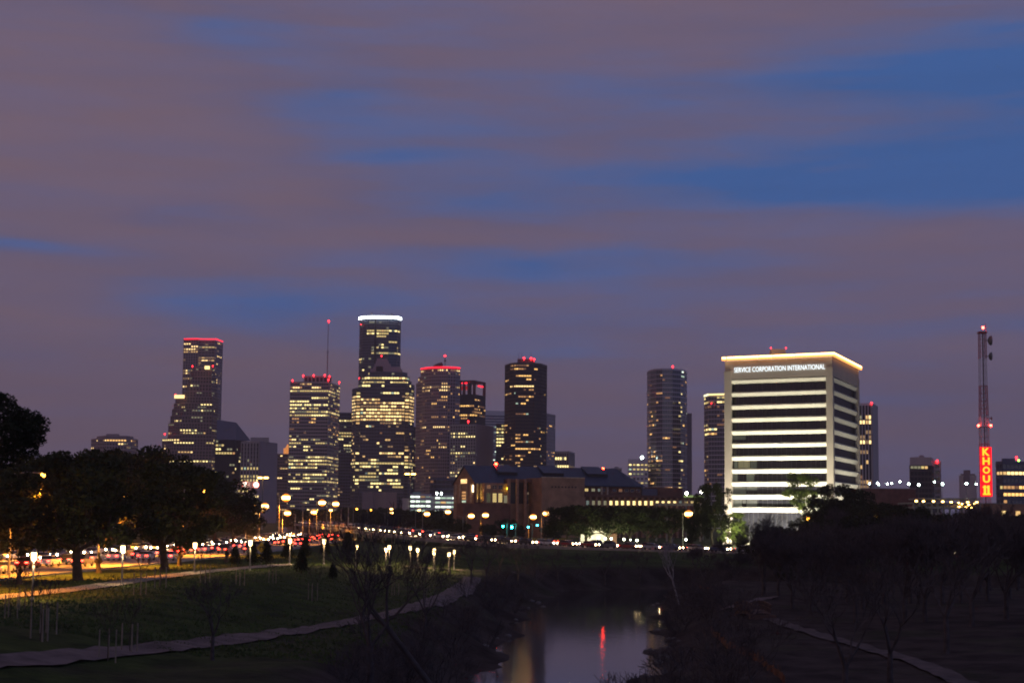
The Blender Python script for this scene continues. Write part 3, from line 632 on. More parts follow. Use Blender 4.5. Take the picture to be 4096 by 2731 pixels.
    D = 1500; t = Tower('white concrete block with rows of square windows left of the curved glass tower', 2550, D, seed=24, cat='building', name='office_building')
    lit = [(1855, 1866, 1.0, 'y'), (1866, 1960, .2, 'y'), (1905, 1916, .8, 'y', 2560, 2590)]
    P, fp = foot([(2513, 0), (2592, 0)], D, 30); zt = t.z(2550, 1853); t.block(fp, 0, zt, wall=glass, frame=pale, band=.5, mull=.35, bw=3.4, lit=lit, parapet=.5); t.block(fp, zt, t.z(2550, 1836), wall=pale, faces=False)
    p = at(2568, 1829, D + 4); mb = MB(); mb.sphere(p, 1.3); mb.bar((p.x, p.y, p.z - 3), p, .4); rel(mb, t.root).build('roof_lamp', emat('cool_lamp', (.8, 1, .9), 25), t.root); t.done()
    # T19 curved glass
    D = 1500; t = Tower('rounded blue glass tower with thin pale floor lines, left of the floodlit building', 2670, D, seed=25)
    lit = [(1500, 1515, .5, 'o', 2640, 2740), (1515, 1960, .04, 'o'), (1640, 1790, .10, 'o', 2590, 2645), (1600, 1960, .40, 'o', 2672, 2684), (1790, 1960, .10, 'o', 2590, 2670), (1570, 1960, .25, 'y', 2712, 2730), (1475, 1520, .8, 'c', 2726, 2736)]
    fr = [(2590, 34), (2602, 16), (2625, 5), (2650, 0), (2690, 0), (2722, 6), (2740, 18), (2747, 34)]; zt = t.z(2660, 1474)
    P1, fp = foot(fr, D, 24); t.block(fp, 0, zt, wall=glass_blue, frame=glassband, band=.16, mull=.04, bw=2.3, fh=3.9, bo=.3, mo=.12, lit=lit, parapet=1.2, wh=.42)
    t.beacon(2691, 1466, 6, 1.2); t.done()
    t = Tower('narrow brown slab standing behind the right edge of the rounded glass tower', 2755, 1620, seed=26)
    P, fp = foot([(2730, 0), (2766, 6)], 1620, 30); t.block(fp, 0, t.z(2755, 1652), wall=brown, frame=brown, band=.3, mull=.2); t.done()
    # T20
    D = 1450; t = Tower('glass tower with bright yellow crown half hidden behind the floodlit building', 2860, D, seed=27)
    lit = [(1600, 1950, .05, 'o'), (1700, 1722, .8, 'y', 2817, 2872), (1735, 1748, .6, 'y', 2820, 2870), (1578, 1592, .9, 'y', 2865, 2920), (1592, 1616, .7, 'y', 2866, 2920), (1595, 1618, .7, 'y', 2817, 2832)]
    fr = [(2818, 26), (2834, 8), (2868, 4), (2920, 0)]; zt = t.z(2868, 1577); P1, fp = foot(fr, D, 30); t.block(fp, 0, zt, wall=glass_blue, frame=glassband, band=.18, mull=.06, bw=2.3, bo=.3, mo=.12, lit=lit, wh=.5)
    P = [(x, y - .8, zt + .3) for x, y in P1]; t.strip([P[0], P[1]], 'crown_light', emat('yellow_wash', (1, .9, .5), 2.2), 1.4); t.strip(P[1:], 'crown_light', E['y1'], 1.1); t.beacon(2846, 1612, 3, .6); t.done()
    # T21
    D = 1350; t = Tower('tower with dark vertical stripes and blank pale side, right of the floodlit building', 3475, D, seed=28)
    lit = [(1650, 1680, .3, 'w'), (1679, 1690, .95, 'w'), (1725, 1765, .35, 'w'), (1762, 1774, .95, 'w'), (1774, 1820, .35, 'w'), (1845, 1870, .25, 'w'), (1900, 1960, .12, 'w')]
    fp = foot3(3436, 3485, 3508, D, 40); t.block(fp, 0, t.z(3485, 1613), wall=black, frame=pale, band=.0, mull=.30, bw=2.4, mo=.5, lit=lit); Bp, Cp = Vector(fp[1]), Vector(fp[2]); d = (Cp - Bp).normalized(); nr = Vector((d.y, -d.x)); sd = MB(); sd.prism([tuple(v) for v in (Bp + nr * .02, Bp + nr * .8, Cp + nr * .8, Cp + nr * .02)], 0, t.z(3485, 1613) + .3); rel(sd, t.root).build('side_wall', tan, t.root)
    t.beacon(3487, 1611, -1, 1.0); t.done()
    # T22
    D = 1000; t = Tower('small dark office block with blank pale top band, right part of the skyline', 3690, D, seed=29, cat='building', name='office_building')
    P, fp = foot([(3642, 0), (3727, 0), (3738, 30)], D, 14); zu = t.z(3690, 1862); t.block(fp, 0, zu, wall=black, frame=dark, band=.35, mull=.15, bw=2.2, fh=3.4, parapet=.2, lit=[(1862, 1872, .6, 'y'), (1885, 1900, .55, 'y'), (1904, 1912, .5, 'y'), (1915, 1930, .45, 'w')]); t.block(fp, zu, t.z(3690, 1828), wall=tan, faces=False)
    P, fp = foot([(3679, 6), (3698, 6)], D, 6); t.block(fp, t.z(3690, 1828), t.z(3690, 1820, 6), wall=taupe, faces=False)
    P, fp = foot([(3735, 20), (3763, 20)], D, 20); t.block(fp, 0, t.z(3750, 1846, 20), frame=tan, band=.4, mull=.3, lit=[(1850, 1990, .15, 'y')]); t.beacon(3749, 1843, 19, .9); t.done()
    # T23
    D = 900; t = Tower('slender tan tower with stepped top and arched panel, left of the red sign', 3875, D, seed=30, cat='building', name='tower_building')
    P, fp = foot([(3838, 0), (3906, 0)], D, 10); t.block(fp, 0, t.z(3872, 1900), wall=tan, faces=False); P, fp = foot([(3843, 1), (3901, 1)], D, 8); t.block(fp, t.z(3872, 1900), t.z(3872, 1894), wall=brown, faces=False); P, fp = foot([(3856, 2), (3882, 2)], D, 6); t.block(fp, t.z(3872, 1894), t.z(3872, 1879), wall=brown, faces=False)
    p = at(3867, 1912, D - .5); mb = MB(); mb.prism([(p.x - 1.6, p.y), (p.x + 1.6, p.y), (p.x + 1.6, p.y + .4), (p.x - 1.6, p.y + .4)], p.z - 2, p.z + .6); mb.tube([(p.x, p.y - .05, p.z + .6), (p.x, p.y + .4, p.z + .6)], [1.6, 1.6], 14); rel(mb, t.root).build('arched_panel', brown, t.root); t.done()
    # T24
    D = 950; t = Tower('blue-grey glass office building with lit floors at the right edge', 4050, D, seed=31, cat='building', name='office_building')
    lit = [(1858, 1868, .4, 'w'), (1868, 1900, .35, 'w'), (1888, 1905, .75, 'w'), (1905, 1990, .35, 'o'), (1928, 1945, .8, 'w'), (1945, 1990, .3, 'o'), (1930, 2010, .8, 'o', 4010, 4030)]
    P, fp = foot([(3988, 4), (4012, 0), (4200, 0)], D, 30); t.block(fp, 0, t.z(4040, 1846), wall=glass_blue, frame=slate, band=.4, mull=.12, bw=2.2, lit=lit); P, fp = foot([(4010, 6), (4062, 6)], D, 10); t.block(fp, t.z(4040, 1846), t.z(4040, 1833, 6), wall=slate, faces=False)
    t.beacon(4066, 1829, 6, .9); t.beacon(4075, 1841, 6, .8, emat('green_lamp', (.4, 1, .1), 8)); t.done()
    # mid-distance low buildings
    D = 1250; t = Tower('small stone building with two round lit clock faces above the bright street lamps', 990, D, seed=32, cat='building', name='clock_building')
    fp = foot3(950, 1012, 1036, D, 10); t.block(fp, 0, t.z(1012, 1927), wall=taupe, frame=tan, band=.5, mull=.4, bw=3.4, lit=[(1955, 2010, .6, 'y')], parapet=6)
    for px, py in ((980, 1937), (1025, 1938)):
        p = at(px, py, D - 1); mb = MB(); mb.tube([(p.x, p.y, p.z), (p.x, p.y - .5, p.z)], [1.8, 1.8], 16); o = rel(mb, t.root).build('clock_face', emat('clock_glow', (1, .88, .72), 5), t.root)
        mb = MB(); K = 18
        for i in range(K):
            a, b = 2 * math.pi * i / K, 2 * math.pi * (i + 1) / K; mb.bar((p.x + 2 * math.cos(a), p.y - .4, p.z + 2 * math.sin(a)), (p.x + 2 * math.cos(b), p.y - .4, p.z + 2 * math.sin(b)), .5)
        mb.bar((p.x, p.y - .7, p.z), (p.x, p.y - .7, p.z + 1.2), .3); mb.bar((p.x, p.y - .7, p.z), (p.x - .8, p.y - .7, p.z), .3)
        rel(mb, t.root).build('clock_ring', emat('clock_ring', (1, .15, .1), 3), t.root)
    t.done()
    for (a, b, y, lab, sd_) in ((1640, 1724, 1976, 'open parking garage with pale green lit decks, left of the two', 33), (1741, 1830, 1981, 'open parking garage with pale green lit decks beside the brick gable', 34)):
        D = 1150; t = Tower(lab, (a + b) / 2, D, seed=sd_, cat='parking garage', name='parking_garage')
        P, fp = foot([(a, 0), (b, 0)], D, 24); zt = t.z(a, y); t.block(fp, 0, zt, wall=grey, frame=pale, band=.42, mull=.10, bw=4, fh=2.9, parapet=1.0, lit=[(1900, 2100, .97, 'c')])
        if sd_ == 33:
            P, fp = foot([(1652, 2), (1684, 2)], D, 8); t.block(fp, zt, t.z(1668, 1972 - 5), wall=mat('green_wash', (.3, .5, .4), .7), faces=False)
            P, fp = foot([(1610, 1), (1638, 1)], D, 12); t.block(fp, 0, t.z(1620, 1992), wall=tan, faces=False)
        else:
            P, fp = foot([(1726, 1), (1742, 1)], D, 12); t.block(fp, 0, t.z(1730, 1983), wall=pale, faces=False)
            for px in (1747, 1766): t.beacon(px, 1972, 4, .9, emat('cool_lamp', (.8, 1, .9), 25))
        t.done()
    D = 1300; t = Tower('low dark blue glass office with faint floor lines behind the parking garages', 1776, D, seed=35, cat='building', name='office_building')
    P, fp = foot([(1722, 4), (1748, 0), (1836, 0)], D, 24); t.block(fp, 0, t.z(1776, 1912), wall=glass, frame=slate, band=.3, mull=.05, fh=3.4, lit=[(1915, 2050, .10, 'o')]); t.done()
build_towers()
# ------------------------------------------------------------------ near buildings
brick = mat('brick', (.36, .20, .125), .85, .2, .3); brick_d = mat('brick_dark', (.19, .085, .06), .85, .2, .4)
ledge_m = mat('limestone_floodlit', (.66, .63, .54), .8, .05, .4)  # same limestone as the walls, lightened: floodlight put into the ledge colour
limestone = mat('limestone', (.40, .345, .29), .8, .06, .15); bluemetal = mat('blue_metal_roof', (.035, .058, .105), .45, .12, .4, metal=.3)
def local(o, pts): return [(p[0] - o[0], p[1] - o[1], p[2] - o[2]) for p in pts]
def framed(root, name, P, d, u0, u1, z0, z1, m_, nr, fm, out=.06, bars=(1, 1), fw=.14):
    """window on a wall starting at P along d; frame and pane are separate"""
    a = Vector((P.x + d.x * u0, P.y + d.y * u0)); b = Vector((P.x + d.x * u1, P.y + d.y * u1)); n = Vector((nr.x, nr.y))
    fr = MB(); q = lambda v, z, e: (v.x + n.x * e, v.y + n.y * e, z)
    dd = (b - a).normalized()
    fr.bar(q(a, z0, out + .06), q(b, z0, out + .06), .16, fw); fr.bar(q(a, z1, out + .06), q(b, z1, out + .06), .16, fw)
    fr.bar(q(a, z0, out + .06), q(a, z1, out + .06), fw, .16); fr.bar(q(b, z0, out + .06), q(b, z1, out + .06), fw, .16)
    for k in range(1, bars[0] + 1): c = a + (b - a) * (k / (bars[0] + 1)); fr.bar(q(c, z0, out + .05), q(c, z1, out + .05), .09)
    for k in range(1, bars[1] + 1): z = z0 + (z1 - z0) * k / (bars[1] + 1); fr.bar(q(a, z, out + .05), q(b, z, out + .05), .09)
    fo = rel(fr, root).build(name, fm, root)
    pn = MB(); pn.face([q(a, z0, out), q(b, z0, out), q(b, z1, out), q(a, z1, out)]); rel(pn, root).build('pane', m_, fo)

def text_mesh(s, size, bold=0.0, ext=.05):
    cu = bpy.data.curves.new('lettering', 'FONT'); cu.body = s; cu.size = size; cu.offset = bold; cu.extrude = ext; cu.align_x = 'CENTER'; cu.align_y = 'CENTER'; cu.resolution_u = 3
    o = bpy.data.objects.new('lettering', cu); C.objects.link(o); bpy.context.view_layer.update()
    me = bpy.data.meshes.new_from_object(o.evaluated_get(bpy.context.evaluated_depsgraph_get())); bpy.data.objects.remove(o); return me

def sci():
    Bp = at(3335, 2084, 480); Ap = at(2902, 2080, 497); Cp = at(3442, 2085, 522)
    B_, A_, C_ = Vector((Bp.x, 480)), Vector((Ap.x, 497)), Vector((Cp.x, 522))
    D_ = A_ + C_ - B_; root = empty('office_building', (Bp.x, 480, 0), 'floodlit cream office building of ten dark glass storeys with glowing amber roof edge', 'office building')
    zt = at(3335, 1429, 480).z; f = (at(3335, 1499, 480).z - at(3335, 1930, 480).z) / 8.2
    zfl = [at(3335, 1502, 480).z - k * 3.70 for k in range(12)]
    ctr = (A_ + C_) / 2
    def ins(p, e): return p + (ctr - p).normalized() * e
    core = [ins(p, 1.6) for p in (A_, B_, C_, D_)]
    wc = MB(); wc.prism([tuple(p) for p in core], -.3, zfl[0] + .1)
    g = mat('curtain_glass', (.018, .018, .024), .08, .3, .4, spec=.9)
    rel(wc, root).build('glass_wall', g, root)
    # top block
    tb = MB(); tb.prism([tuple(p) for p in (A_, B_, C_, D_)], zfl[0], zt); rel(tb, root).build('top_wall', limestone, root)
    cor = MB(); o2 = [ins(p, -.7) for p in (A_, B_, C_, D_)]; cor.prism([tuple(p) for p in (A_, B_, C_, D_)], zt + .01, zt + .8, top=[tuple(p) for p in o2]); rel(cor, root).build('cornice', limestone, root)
    # corner piers
    for p, q1, q2 in ((A_, B_, D_), (B_, A_, C_), (C_, B_, D_), (D_, A_, C_)):
        d1, d2 = (q1 - p).normalized(), (q2 - p).normalized(); w1 = 2.2 if p is not B_ else 2.0; e = p + (ctr - p).normalized() * -.25
        pr_ = MB(); pts = [e, e + d1 * w1, e + d1 * w1 + d2 * w1, e + d2 * w1]
        ar = sum(pts[i].x * pts[(i + 1) % 4].y - pts[(i + 1) % 4].x * pts[i].y for i in range(4))
        if ar < 0: pts.reverse()
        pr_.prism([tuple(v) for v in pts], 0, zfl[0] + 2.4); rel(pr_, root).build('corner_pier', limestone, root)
    # ledges at every storey: each a sloping limestone spandrel with a lip, its own part
    for k, z in enumerate(zfl[:11]):
        lb = MB(); h = 1.42
        for P, Q in ((A_, B_), (B_, C_), (C_, D_), (D_, A_)):
            d = (Q - P).normalized(); n = Vector((d.y, -d.x)); L = (Q - P).length; s0, s1 = P + d * 1.95, P + d * (L - 1.95)
            i0, i1 = s0 - n * 1.3, s1 - n * 1.3; o0, o1 = s0 - n * .1, s1 - n * .1
            V = [(*i0, z - h), (*i1, z - h), (*(s1 - n * .75), z - h + .05), (*(s0 - n * .75), z - h + .05)]
            # sloped face leans outwards to the top
            lb.face([(*(s0 - n * .75), z - h), (*(s1 - n * .75), z - h), (*o1, z - .42), (*o0, z - .42)])
            lb.face([(*o0, z - .42), (*o1, z - .42), (*o1, z - .30), (*o0, z - .30)])
            lb.face([(*o0, z - .30), (*o1, z - .30), (*(o1 - n * .4), z - .22), (*(o0 - n * .4), z - .22)])
            lb.face([(*(s0 - n * .5), z - .22), (*(s1 - n * .5), z - .22), (*(s1 - n * .3), z), (*(s0 - n * .3), z)])
            lb.face([(*(s0 - n * .3), z), (*(s1 - n * .3), z), (*i1, z + .02), (*i0, z + .02)])
            lb.face([(*i0, z - h), (*i1, z - h), (*(s1 - n * .75), z - h), (*(s0 - n * .75), z - h)])
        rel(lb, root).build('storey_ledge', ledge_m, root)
    # mullions + blinds behind glass of lower storeys
    d = (B_ - A_).normalized(); n = Vector((d.y, -d.x)); L = (core[1] - core[0]).length; r_ = random.Random(5)
    dim = [emat('office_glow_dim', (.5, .55, .42), .07), emat('office_glow', (.55, .6, .42), .13), emat('office_glow_yellow', (.8, .7, .35), .2)]
    for k in range(5, 11):
        zb, z1 = zfl[k] - 1.28 - 2.4 + .05 if 0 else zfl[k] + .1, zfl[k - 1] - 1.35
        nb = 24; w_ = L / nb; j = 0
        while j < nb:
            run = r_.choice((1, 1, 2, 3, 4)); lit_ = r_.random() < (.34 + .11 * (k - 5)); m_ = r_.choice(dim[:2]) if r_.random() < .85 else dim[2]
            if lit_:
                fullh = r_.random() < .7; a = core[0] + d * (j * w_ + .1) + n * .06; b = core[0] + d * (min(nb, j + run) * w_ - .1) + n * .06; za = zb + (0 if fullh else .9)
                mb = MB(); mb.face([(*a, za), (*b, za), (*b, z1), (*a, z1)]); rel(mb, root).build('window', m_, root)
            j += run
    mu = MB()
    for (P, Q) in ((core[0], core[1]), (core[1], core[2])):
        dd = (Q - P).normalized(); nn = Vector((dd.y, -dd.x)); LL = (Q - P).length; nb = round(LL / 1.5)
        for i in range(1, nb): c = P + dd * (LL * i / nb) + nn * .06; mu.bar((*c, 0), (*c, zfl[0]), .07, .1)
    rel(mu, root).build('mullion', mat('bronze_mullion', (.05, .045, .045), .4, .1), root).__setitem__('kind', 'stuff')
    # roof light string
    amber = emat('amber_string', (1, .50, .16), 9, True)
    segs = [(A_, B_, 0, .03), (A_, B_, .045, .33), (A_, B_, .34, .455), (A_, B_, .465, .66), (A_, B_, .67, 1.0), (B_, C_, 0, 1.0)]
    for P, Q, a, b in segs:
        mb = MB(); P2, Q2 = ins(P, -.9), ins(Q, -.9); u, v = P2 + (Q2 - P2) * a, P2 + (Q2 - P2) * b; mb.bar((*u, zt + 1.05), (*v, zt + 1.05), .55); rel(mb, root).build('roof_light', amber, root); mb = MB(); P3, Q3 = ins(P, -1.05), ins(Q, -1.05); u, v = P3 + (Q3 - P3) * a, P3 + (Q3 - P3) * b; mb.bar((*u, zt + .55), (*v, zt + .50), .5); rel(mb, root).build('halo_strip', emat('amber_halo', (1, .36, .08), 2.2), root)  # second glowing strip added below each tube to imitate its orange halo
    P2, Q2 = ins(A_, 8), ins(B_, 8); c = P2 + (Q2 - P2) * .42; mb = MB(); mb.prism([(c.x - 2.6, c.y - 2), (c.x + 2.6, c.y - 2), (c.x + 2.6, c.y + 2), (c.x - 2.6, c.y + 2)], zt + .8, zt + 3.6, top=[(c.x - 1.9, c.y - 1.5), (c.x + 1.9, c.y - 1.5), (c.x + 1.9, c.y + 1.5), (c.x - 1.9, c.y + 1.5)]); rel(mb, root).build('roof_plant_room', limestone, root)
    for e in (-2.2, 2.2):
        mb = MB(); mb.sphere((c.x + e, c.y - 1.6, zt + 3.9), .2); rel(mb, root).build('beacon', RED, root)
    # sign
    me = text_mesh('SERVICE CORPORATION INTERNATIONAL', 2.0, .0); me.materials.append(emat('sign_white', (.85, .95, 1), 1.5))
    o = bpy.data.objects.new('sign_lettering', me); C.objects.link(o); o.parent = root
    m0 = A_ + (B_ - A_) * .515; ang = math.atan2(d.y, d.x); wdt = max(v.co.x for v in me.vertices) - min(v.co.x for v in me.vertices)
    want = (B_ - A_).length * .845; o.scale = (want / wdt, 1.02, 1)
    o.rotation_euler = (R(90), 0, ang); pz = at(3110, 1474, 488).z; o.location = (m0.x + n.x * .3 - Bp.x, m0.y + n.y * .3 - 480, pz)
    # ground floor lobby band
    gb = MB(); a, b = core[0] + d * 3 + n * .08, core[1] - d * 2 + n * .08; zz = zfl[10] - 1.3
    gb.face([(*a, 2.2), (*b, 2.2), (*b, 3.6), (*a, 3.6)]); rel(gb, root).build('lobby_glass', emat('lobby_glow', (.6, .8, .65), .10, var=.8, scale=.5), root)
    pl_ = MB(); a, b = A_ + n * 2, B_ + n * 2; pl_.prism([tuple(v) for v in (a, b, b - n * 1.2, a - n * 1.2)], 0, .9); rel(pl_, root).build('planter_wall', limestone, root)
    # floodlights standing on the lawn in front
    fl = None; fm = mat('lamp_housing', (.04, .04, .04), .5)
    spots = [(A_ + (B_ - A_) * t + n * 9.0, A_ + (B_ - A_) * t, 1) for t in (.12, .31, .5, .69, .88)] + [(B_ + (C_ - B_) * t + Vector(((C_ - B_).y, -(C_ - B_).x)).normalized() * 9, B_ + (C_ - B_) * t, .55) for t in (.3, .7)] + [(A_ + n * 7 - d * 3, A_ - d * .2, .25), (B_ + n * 7 + d * 3, B_, .25)]
    places = ['leftmost', 'second from left', 'middle', 'fourth from left', 'rightmost', 'near side-wall', 'far side-wall', 'left corner', 'right corner']
    for i, (p, tg, pw) in enumerate(spots):
        e = empty('floodlight', (p.x, p.y, 0), '%s floodlight on the lawn at the foot of the cream office building' % places[i], 'floodlight', 'floodlights washing the cream office building')
        mb = MB(); mb.bar((0, 0, 0), (0, 0, .5), .12); mb.build('post', fm, e)
        mb = MB(); mb.box(-.35, .35, -.2, .2, .5, .85); mb.build('housing', fm, e)
        L_ = bpy.data.lights.new('flood_beam', 'SPOT'); L_.energy = 23000 * pw; L_.color = (1, .93, .74) if pw > .2 else (1, .9, .6); L_.spot_size = R(128); L_.spot_blend = .6; L_.shadow_soft_size = .3
        lo = bpy.data.objects.new('flood_beam', L_); C.objects.link(lo); lo.parent = e; lo.location = (0, 0, 1.0); dr = Vector((tg.x - p.x, tg.y - p.y, 9)); lo.rotation_euler = dr.to_track_quat('-Z', 'Y').to_euler()
sci()

def fed():
    A = Vector((at(1905, 2075, 640).x, 640)); Bq = Vector((at(2565, 2075, 668).x, 668)); d = (Bq - A).normalized(); n = Vector((d.y, -d.x)); L = (Bq - A).length; W = 21.5
    root = empty('bank_building', (A.x, A.y, 0), 'long brick institution building with a dark blue pitched metal roof and two red roof lights', 'building')
    ze = at(1905, 1931, 640).z; zr = at(1868, 1864, 650).z
    def P(u, v, z): q = A + d * u - n * v; return (q.x, q.y, z)
    def up_(px, v=0):      # distance along the wall under this pixel
        r_ = ray(px, 2072); s_ = Vector((r_.x, r_.y)); o = A - n * v; det = d.x * -s_.y + d.y * s_.x; return (-o.x * -s_.y + -o.y * s_.x) / det
    def bx(u0, u1, v0, v1, z0, z1, nm, m_):
        mb = MB(); q = [A + d * u0 - n * v0, A + d * u1 - n * v0, A + d * u1 - n * v1, A + d * u0 - n * v1]; mb.prism([tuple(x) for x in q], z0, z1); return rel(mb, root).build(nm, m_, root)
    bx(0, L, 0, W, -.3, ze - .05, 'wall', brick_d)
    gb = MB(); gb.face([P(0, 0, ze - .05), P(0, W / 2, zr - .4), P(0, W, ze - .05)]); gb.face([P(-.6, 0, ze - .05), P(-.6, W / 2, zr - .4), P(-.6, W, ze - .05)]); gb.face([P(-.6, 0, -.2), P(-.6, 0, ze - .05), P(-.6, W, ze - .05), P(-.6, W, -.2)]); rel(gb, root).build('gable_wall', brick, root)
    rf = MB(); e = 1.2
    for s_ in (0, 1):
        y0, y1 = (-e, W / 2) if s_ == 0 else (W + e, W / 2)
        for zo in (0, .35):
            a = [P(-1, y0, ze - .5 + zo), P(L + 1, y0, ze - .5 + zo), P(L - 5.5 if 1 else L, y1, zr + zo), P(-1, y1, zr + zo)]; rf.face(a if s_ == 0 else a[::-1])
        rf.face([P(-1, y0, ze - .5), P(L + 1, y0, ze - .5), P(L + 1, y0, ze - .15), P(-1, y0, ze - .15)])
        rf.face([P(-1, y0, ze - .5), P(-1, y1, zr), P(-1, y1, zr + .35), P(-1, y0, ze - .15)])
    rf.face([P(L + 1, -e, ze - .15), P(L + 1, W + e, ze - .15), P(L - 5.5, W / 2, zr + .35)])
    # standing seams
    for i in range(60):
        u = i / 59 * (L - 3); rf.bar(P(u, -e, ze - .1), P(min(u, L - 5.5), W / 2, zr + .4), .08, .08)
    ro = rel(rf, root).build('roof', bluemetal, root)
    for a, b in ((1990, 2066), (2170, 2252), (2346, 2428)):
        u0, u1 = up_(a, 5), up_(b, 5); mb = MB(); zz = lambda v: ze + (zr - ze) * (v + e) / (W / 2 + e)
        v0, v1 = 4.2, 10.7; z0 = zz(v0); zt = zr + .9
        for q in ([P(u0, v0, z0 + 1.5), P(u1, v0, z0 + 1.5), P(u1 - 1, v1, zt), P(u0 + .2, v1, zt)], [P(u0, v0, z0 + 1.5), P(u0 + .2, v1, zt), P(u0 + .2, v1, z0)], [P(u1, v0, z0 + 1.5), P(u1, v1, z0), P(u1 - 1, v1, zt)], [P(u0 + .2, v1, zt), P(u1 - 1, v1, zt), P(u1 - 1, v1 + .3, z0), P(u0 + .2, v1 + .3, z0)]): mb.face(q)
        mb.face([P(u0, v0 + .3, z0), P(u1, v0 + .3, z0), P(u1, v0 + .3, z0 + 1.5), P(u0, v0 + .3, z0 + 1.5)], 1)
        rel(mb, root).build('roof_monitor', [bluemetal, black], root)
    for px, py in ((1982, 1854), (2412, 1874)):
        u = up_(px, W / 2); mb = MB(); z = at(px, py, 650).z if px < 2200 else at(px, py, 668).z
        mb.bar(P(u, W / 2, zr), P(u, W / 2, z), .15); mb.sphere(P(u, W / 2, z), .55); rel(mb, root).build('beacon', emat('roof_beacon', (1, .03, .01), 60), root)
    # left gable details
    def gface(v0, v1, z0, z1, nm, m_, out=.68):
        mb = MB(); q = [A + d * (-out) - n * v1, A + d * (-out) - n * v0, A + d * (-.5) - n * v0, A + d * (-.5) - n * v1]; mb.prism([tuple(x) for x in q], z0, z1); return rel(mb, root).build(nm, m_, root)
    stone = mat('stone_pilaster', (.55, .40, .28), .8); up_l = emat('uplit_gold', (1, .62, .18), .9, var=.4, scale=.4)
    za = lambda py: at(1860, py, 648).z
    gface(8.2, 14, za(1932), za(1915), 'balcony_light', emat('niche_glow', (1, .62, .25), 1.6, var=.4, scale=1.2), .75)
    for v in (3.0, 18.2): gface(v, v + .8, za(2010), za(1935), 'pilaster', stone, 1.1)
    gface(7.0, 7.7, za(2010), za(1935), 'pilaster', stone, 1.1); gface(14, 14.7, za(2010), za(1935), 'pilaster', stone, 1.1)
    for k in range(4): gface(9.0, 12.6, za(1972 + 12 * k), za(1965 + 12 * k), 'window', E['o2'] if k < 3 else E['c2'], .72)
    gface(1.0, 2.2, za(1968), za(1940), 'wall_light', emat('wall_light', (1, .8, .45), 5, True), .9)
    # columns beneath the eave, gold light tinted into their colour
    bx(up_(1893), up_(1936), -.5, 0, za(2012), za(1934), 'recess_wall', brick_d)
    for px in (1902, 1917, 1930):
        u = up_(px); mb = MB(); mb.tube([P(u, -1.4, za(2008)), P(u, -1.4, za(1934))], [.42, .36], 8); rel(mb, root).build('column', mat('gold_lit_column', (.6, .48, .22), .5), root)
        L_ = bpy.data.lights.new('column_uplight', 'SPOT'); L_.energy = 700; L_.color = (1, .62, .15); L_.spot_size = R(50); L_.shadow_soft_size = .1
        lo = bpy.data.objects.new('column_uplight', L_); C.objects.link(lo); lo.parent = root; q = Vector(P(u, -2.6, za(2010))); lo.location = q - Vector(root.location); lo.rotation_euler = (Vector((0, .12, 1))).to_track_quat('-Z', 'Y').to_euler()
    # pavilion with six windows
    u0, u1 = up_(1937, -4), up_(2032, -4); bx(u0, u1, -4, 0, za(2013), za(1932), 'pavilion', brick)
    Pv = A + n * 4
    for i, (a, b) in enumerate(((1945, 1961), (1969, 1985), (1992, 2008))):
        framed(root, 'window', Pv, d, up_(a, -4), up_(b, -4), za(1955), za(1940), [E['o3'], glass, glass][i], n, stone)
        framed(root, 'window', Pv, d, up_(a, -4), up_(b, -4), za(2008), za(1972), [emat('green_glow', (.5, .55, .2), .12), E['y2'], E['y2']][i], n, stone, bars=(2, 3))
    framed(root, 'window', Pv, d, up_(2014, -4), up_(2030, -4), za(2010), za(1980), E['y3'], n, stone, bars=(2, 3))
    mb = MB(); mb.sphere(P(up_(2031, -5), -5, za(1953)), .5); rel(mb, root).build('wall_light', emat('yellow_lamp', (1, .75, .05), 8), root)
    bx(up_(1830, -1), up_(2035, -5), -6.5, 0, -.2, za(2014), 'plinth', brick_d)
    # piered link wall with arched glass
    u0, u1 = up_(2034, -5), up_(2170, -5); zp = at(2100, 1914, 636).z; bx(u0, u1, -2, 0, -.2, zp, 'link_wall', mat('link_glass', (.05, .045, .06), .15, .2, .3))
    bx(u0, u1, -3.2, -2, -.2, za(2012), 'link_base', brick)
    for px in (2036, 2069, 2101, 2135): u = up_(px, -6); bx(u - .45, u + .45, -6.2, -5.2, -.2, zp, 'pier', mat('pier_stone', (.45, .24, .15), .85))
    bx(u0, u1, -5.2, -2, zp - 1.2, zp, 'lintel', brick_d)
    mb = MB(); ua, ub = up_(2110, -2), up_(2168, -2); K = 10; prev = None
    for i in range(K + 1):
        t = i / K * math.pi / 2; u = ub - (ub - ua) * math.cos(t) ; z = za(1995) + (za(1938) - za(1995)) * math.sin(t)
        if prev: mb.face([P(prev[0], -2.1, za(1995)), P(u, -2.1, za(1995)), P(u, -2.1, z), P(prev[0], -2.1, prev[1])])
        prev = (u, z)
    rel(mb, root).build('arched_window', emat('arch_glow', (.8, .55, .35), .09, var=.6, scale=.15), root)
    bx(up_(2108, -2), up_(2160, -2), -2.25, -2.05, za(1975), za(1966), 'lit_soffit', emat('soffit_glow', (.9, .65, .4), .16, var=.3))
    # big plain brick box
    u0, u1 = up_(2166, -14), up_(2338, -14); zb = at(2250, 1909, 630).z; bx(u0, u1, -14, -.1, -.2, zb, 'hall_wall', brick)
    for i in range(8):
        px = 2208 + i * 13.4; u = up_(px, -14); bx(u - .32, u + .32, -14.12, -14.0, at(2250, 1948, 628).z, at(2250, 1942, 628).z, 'small_window', black)
    bx(u0 - .1, u1 + .1, -14.15, -13.9, zb, zb + .35, 'coping', stone)
    # right-hand rows of windows
    zw0, zw1 = at(2450, 1966, 662).z, at(2450, 1954, 662).z
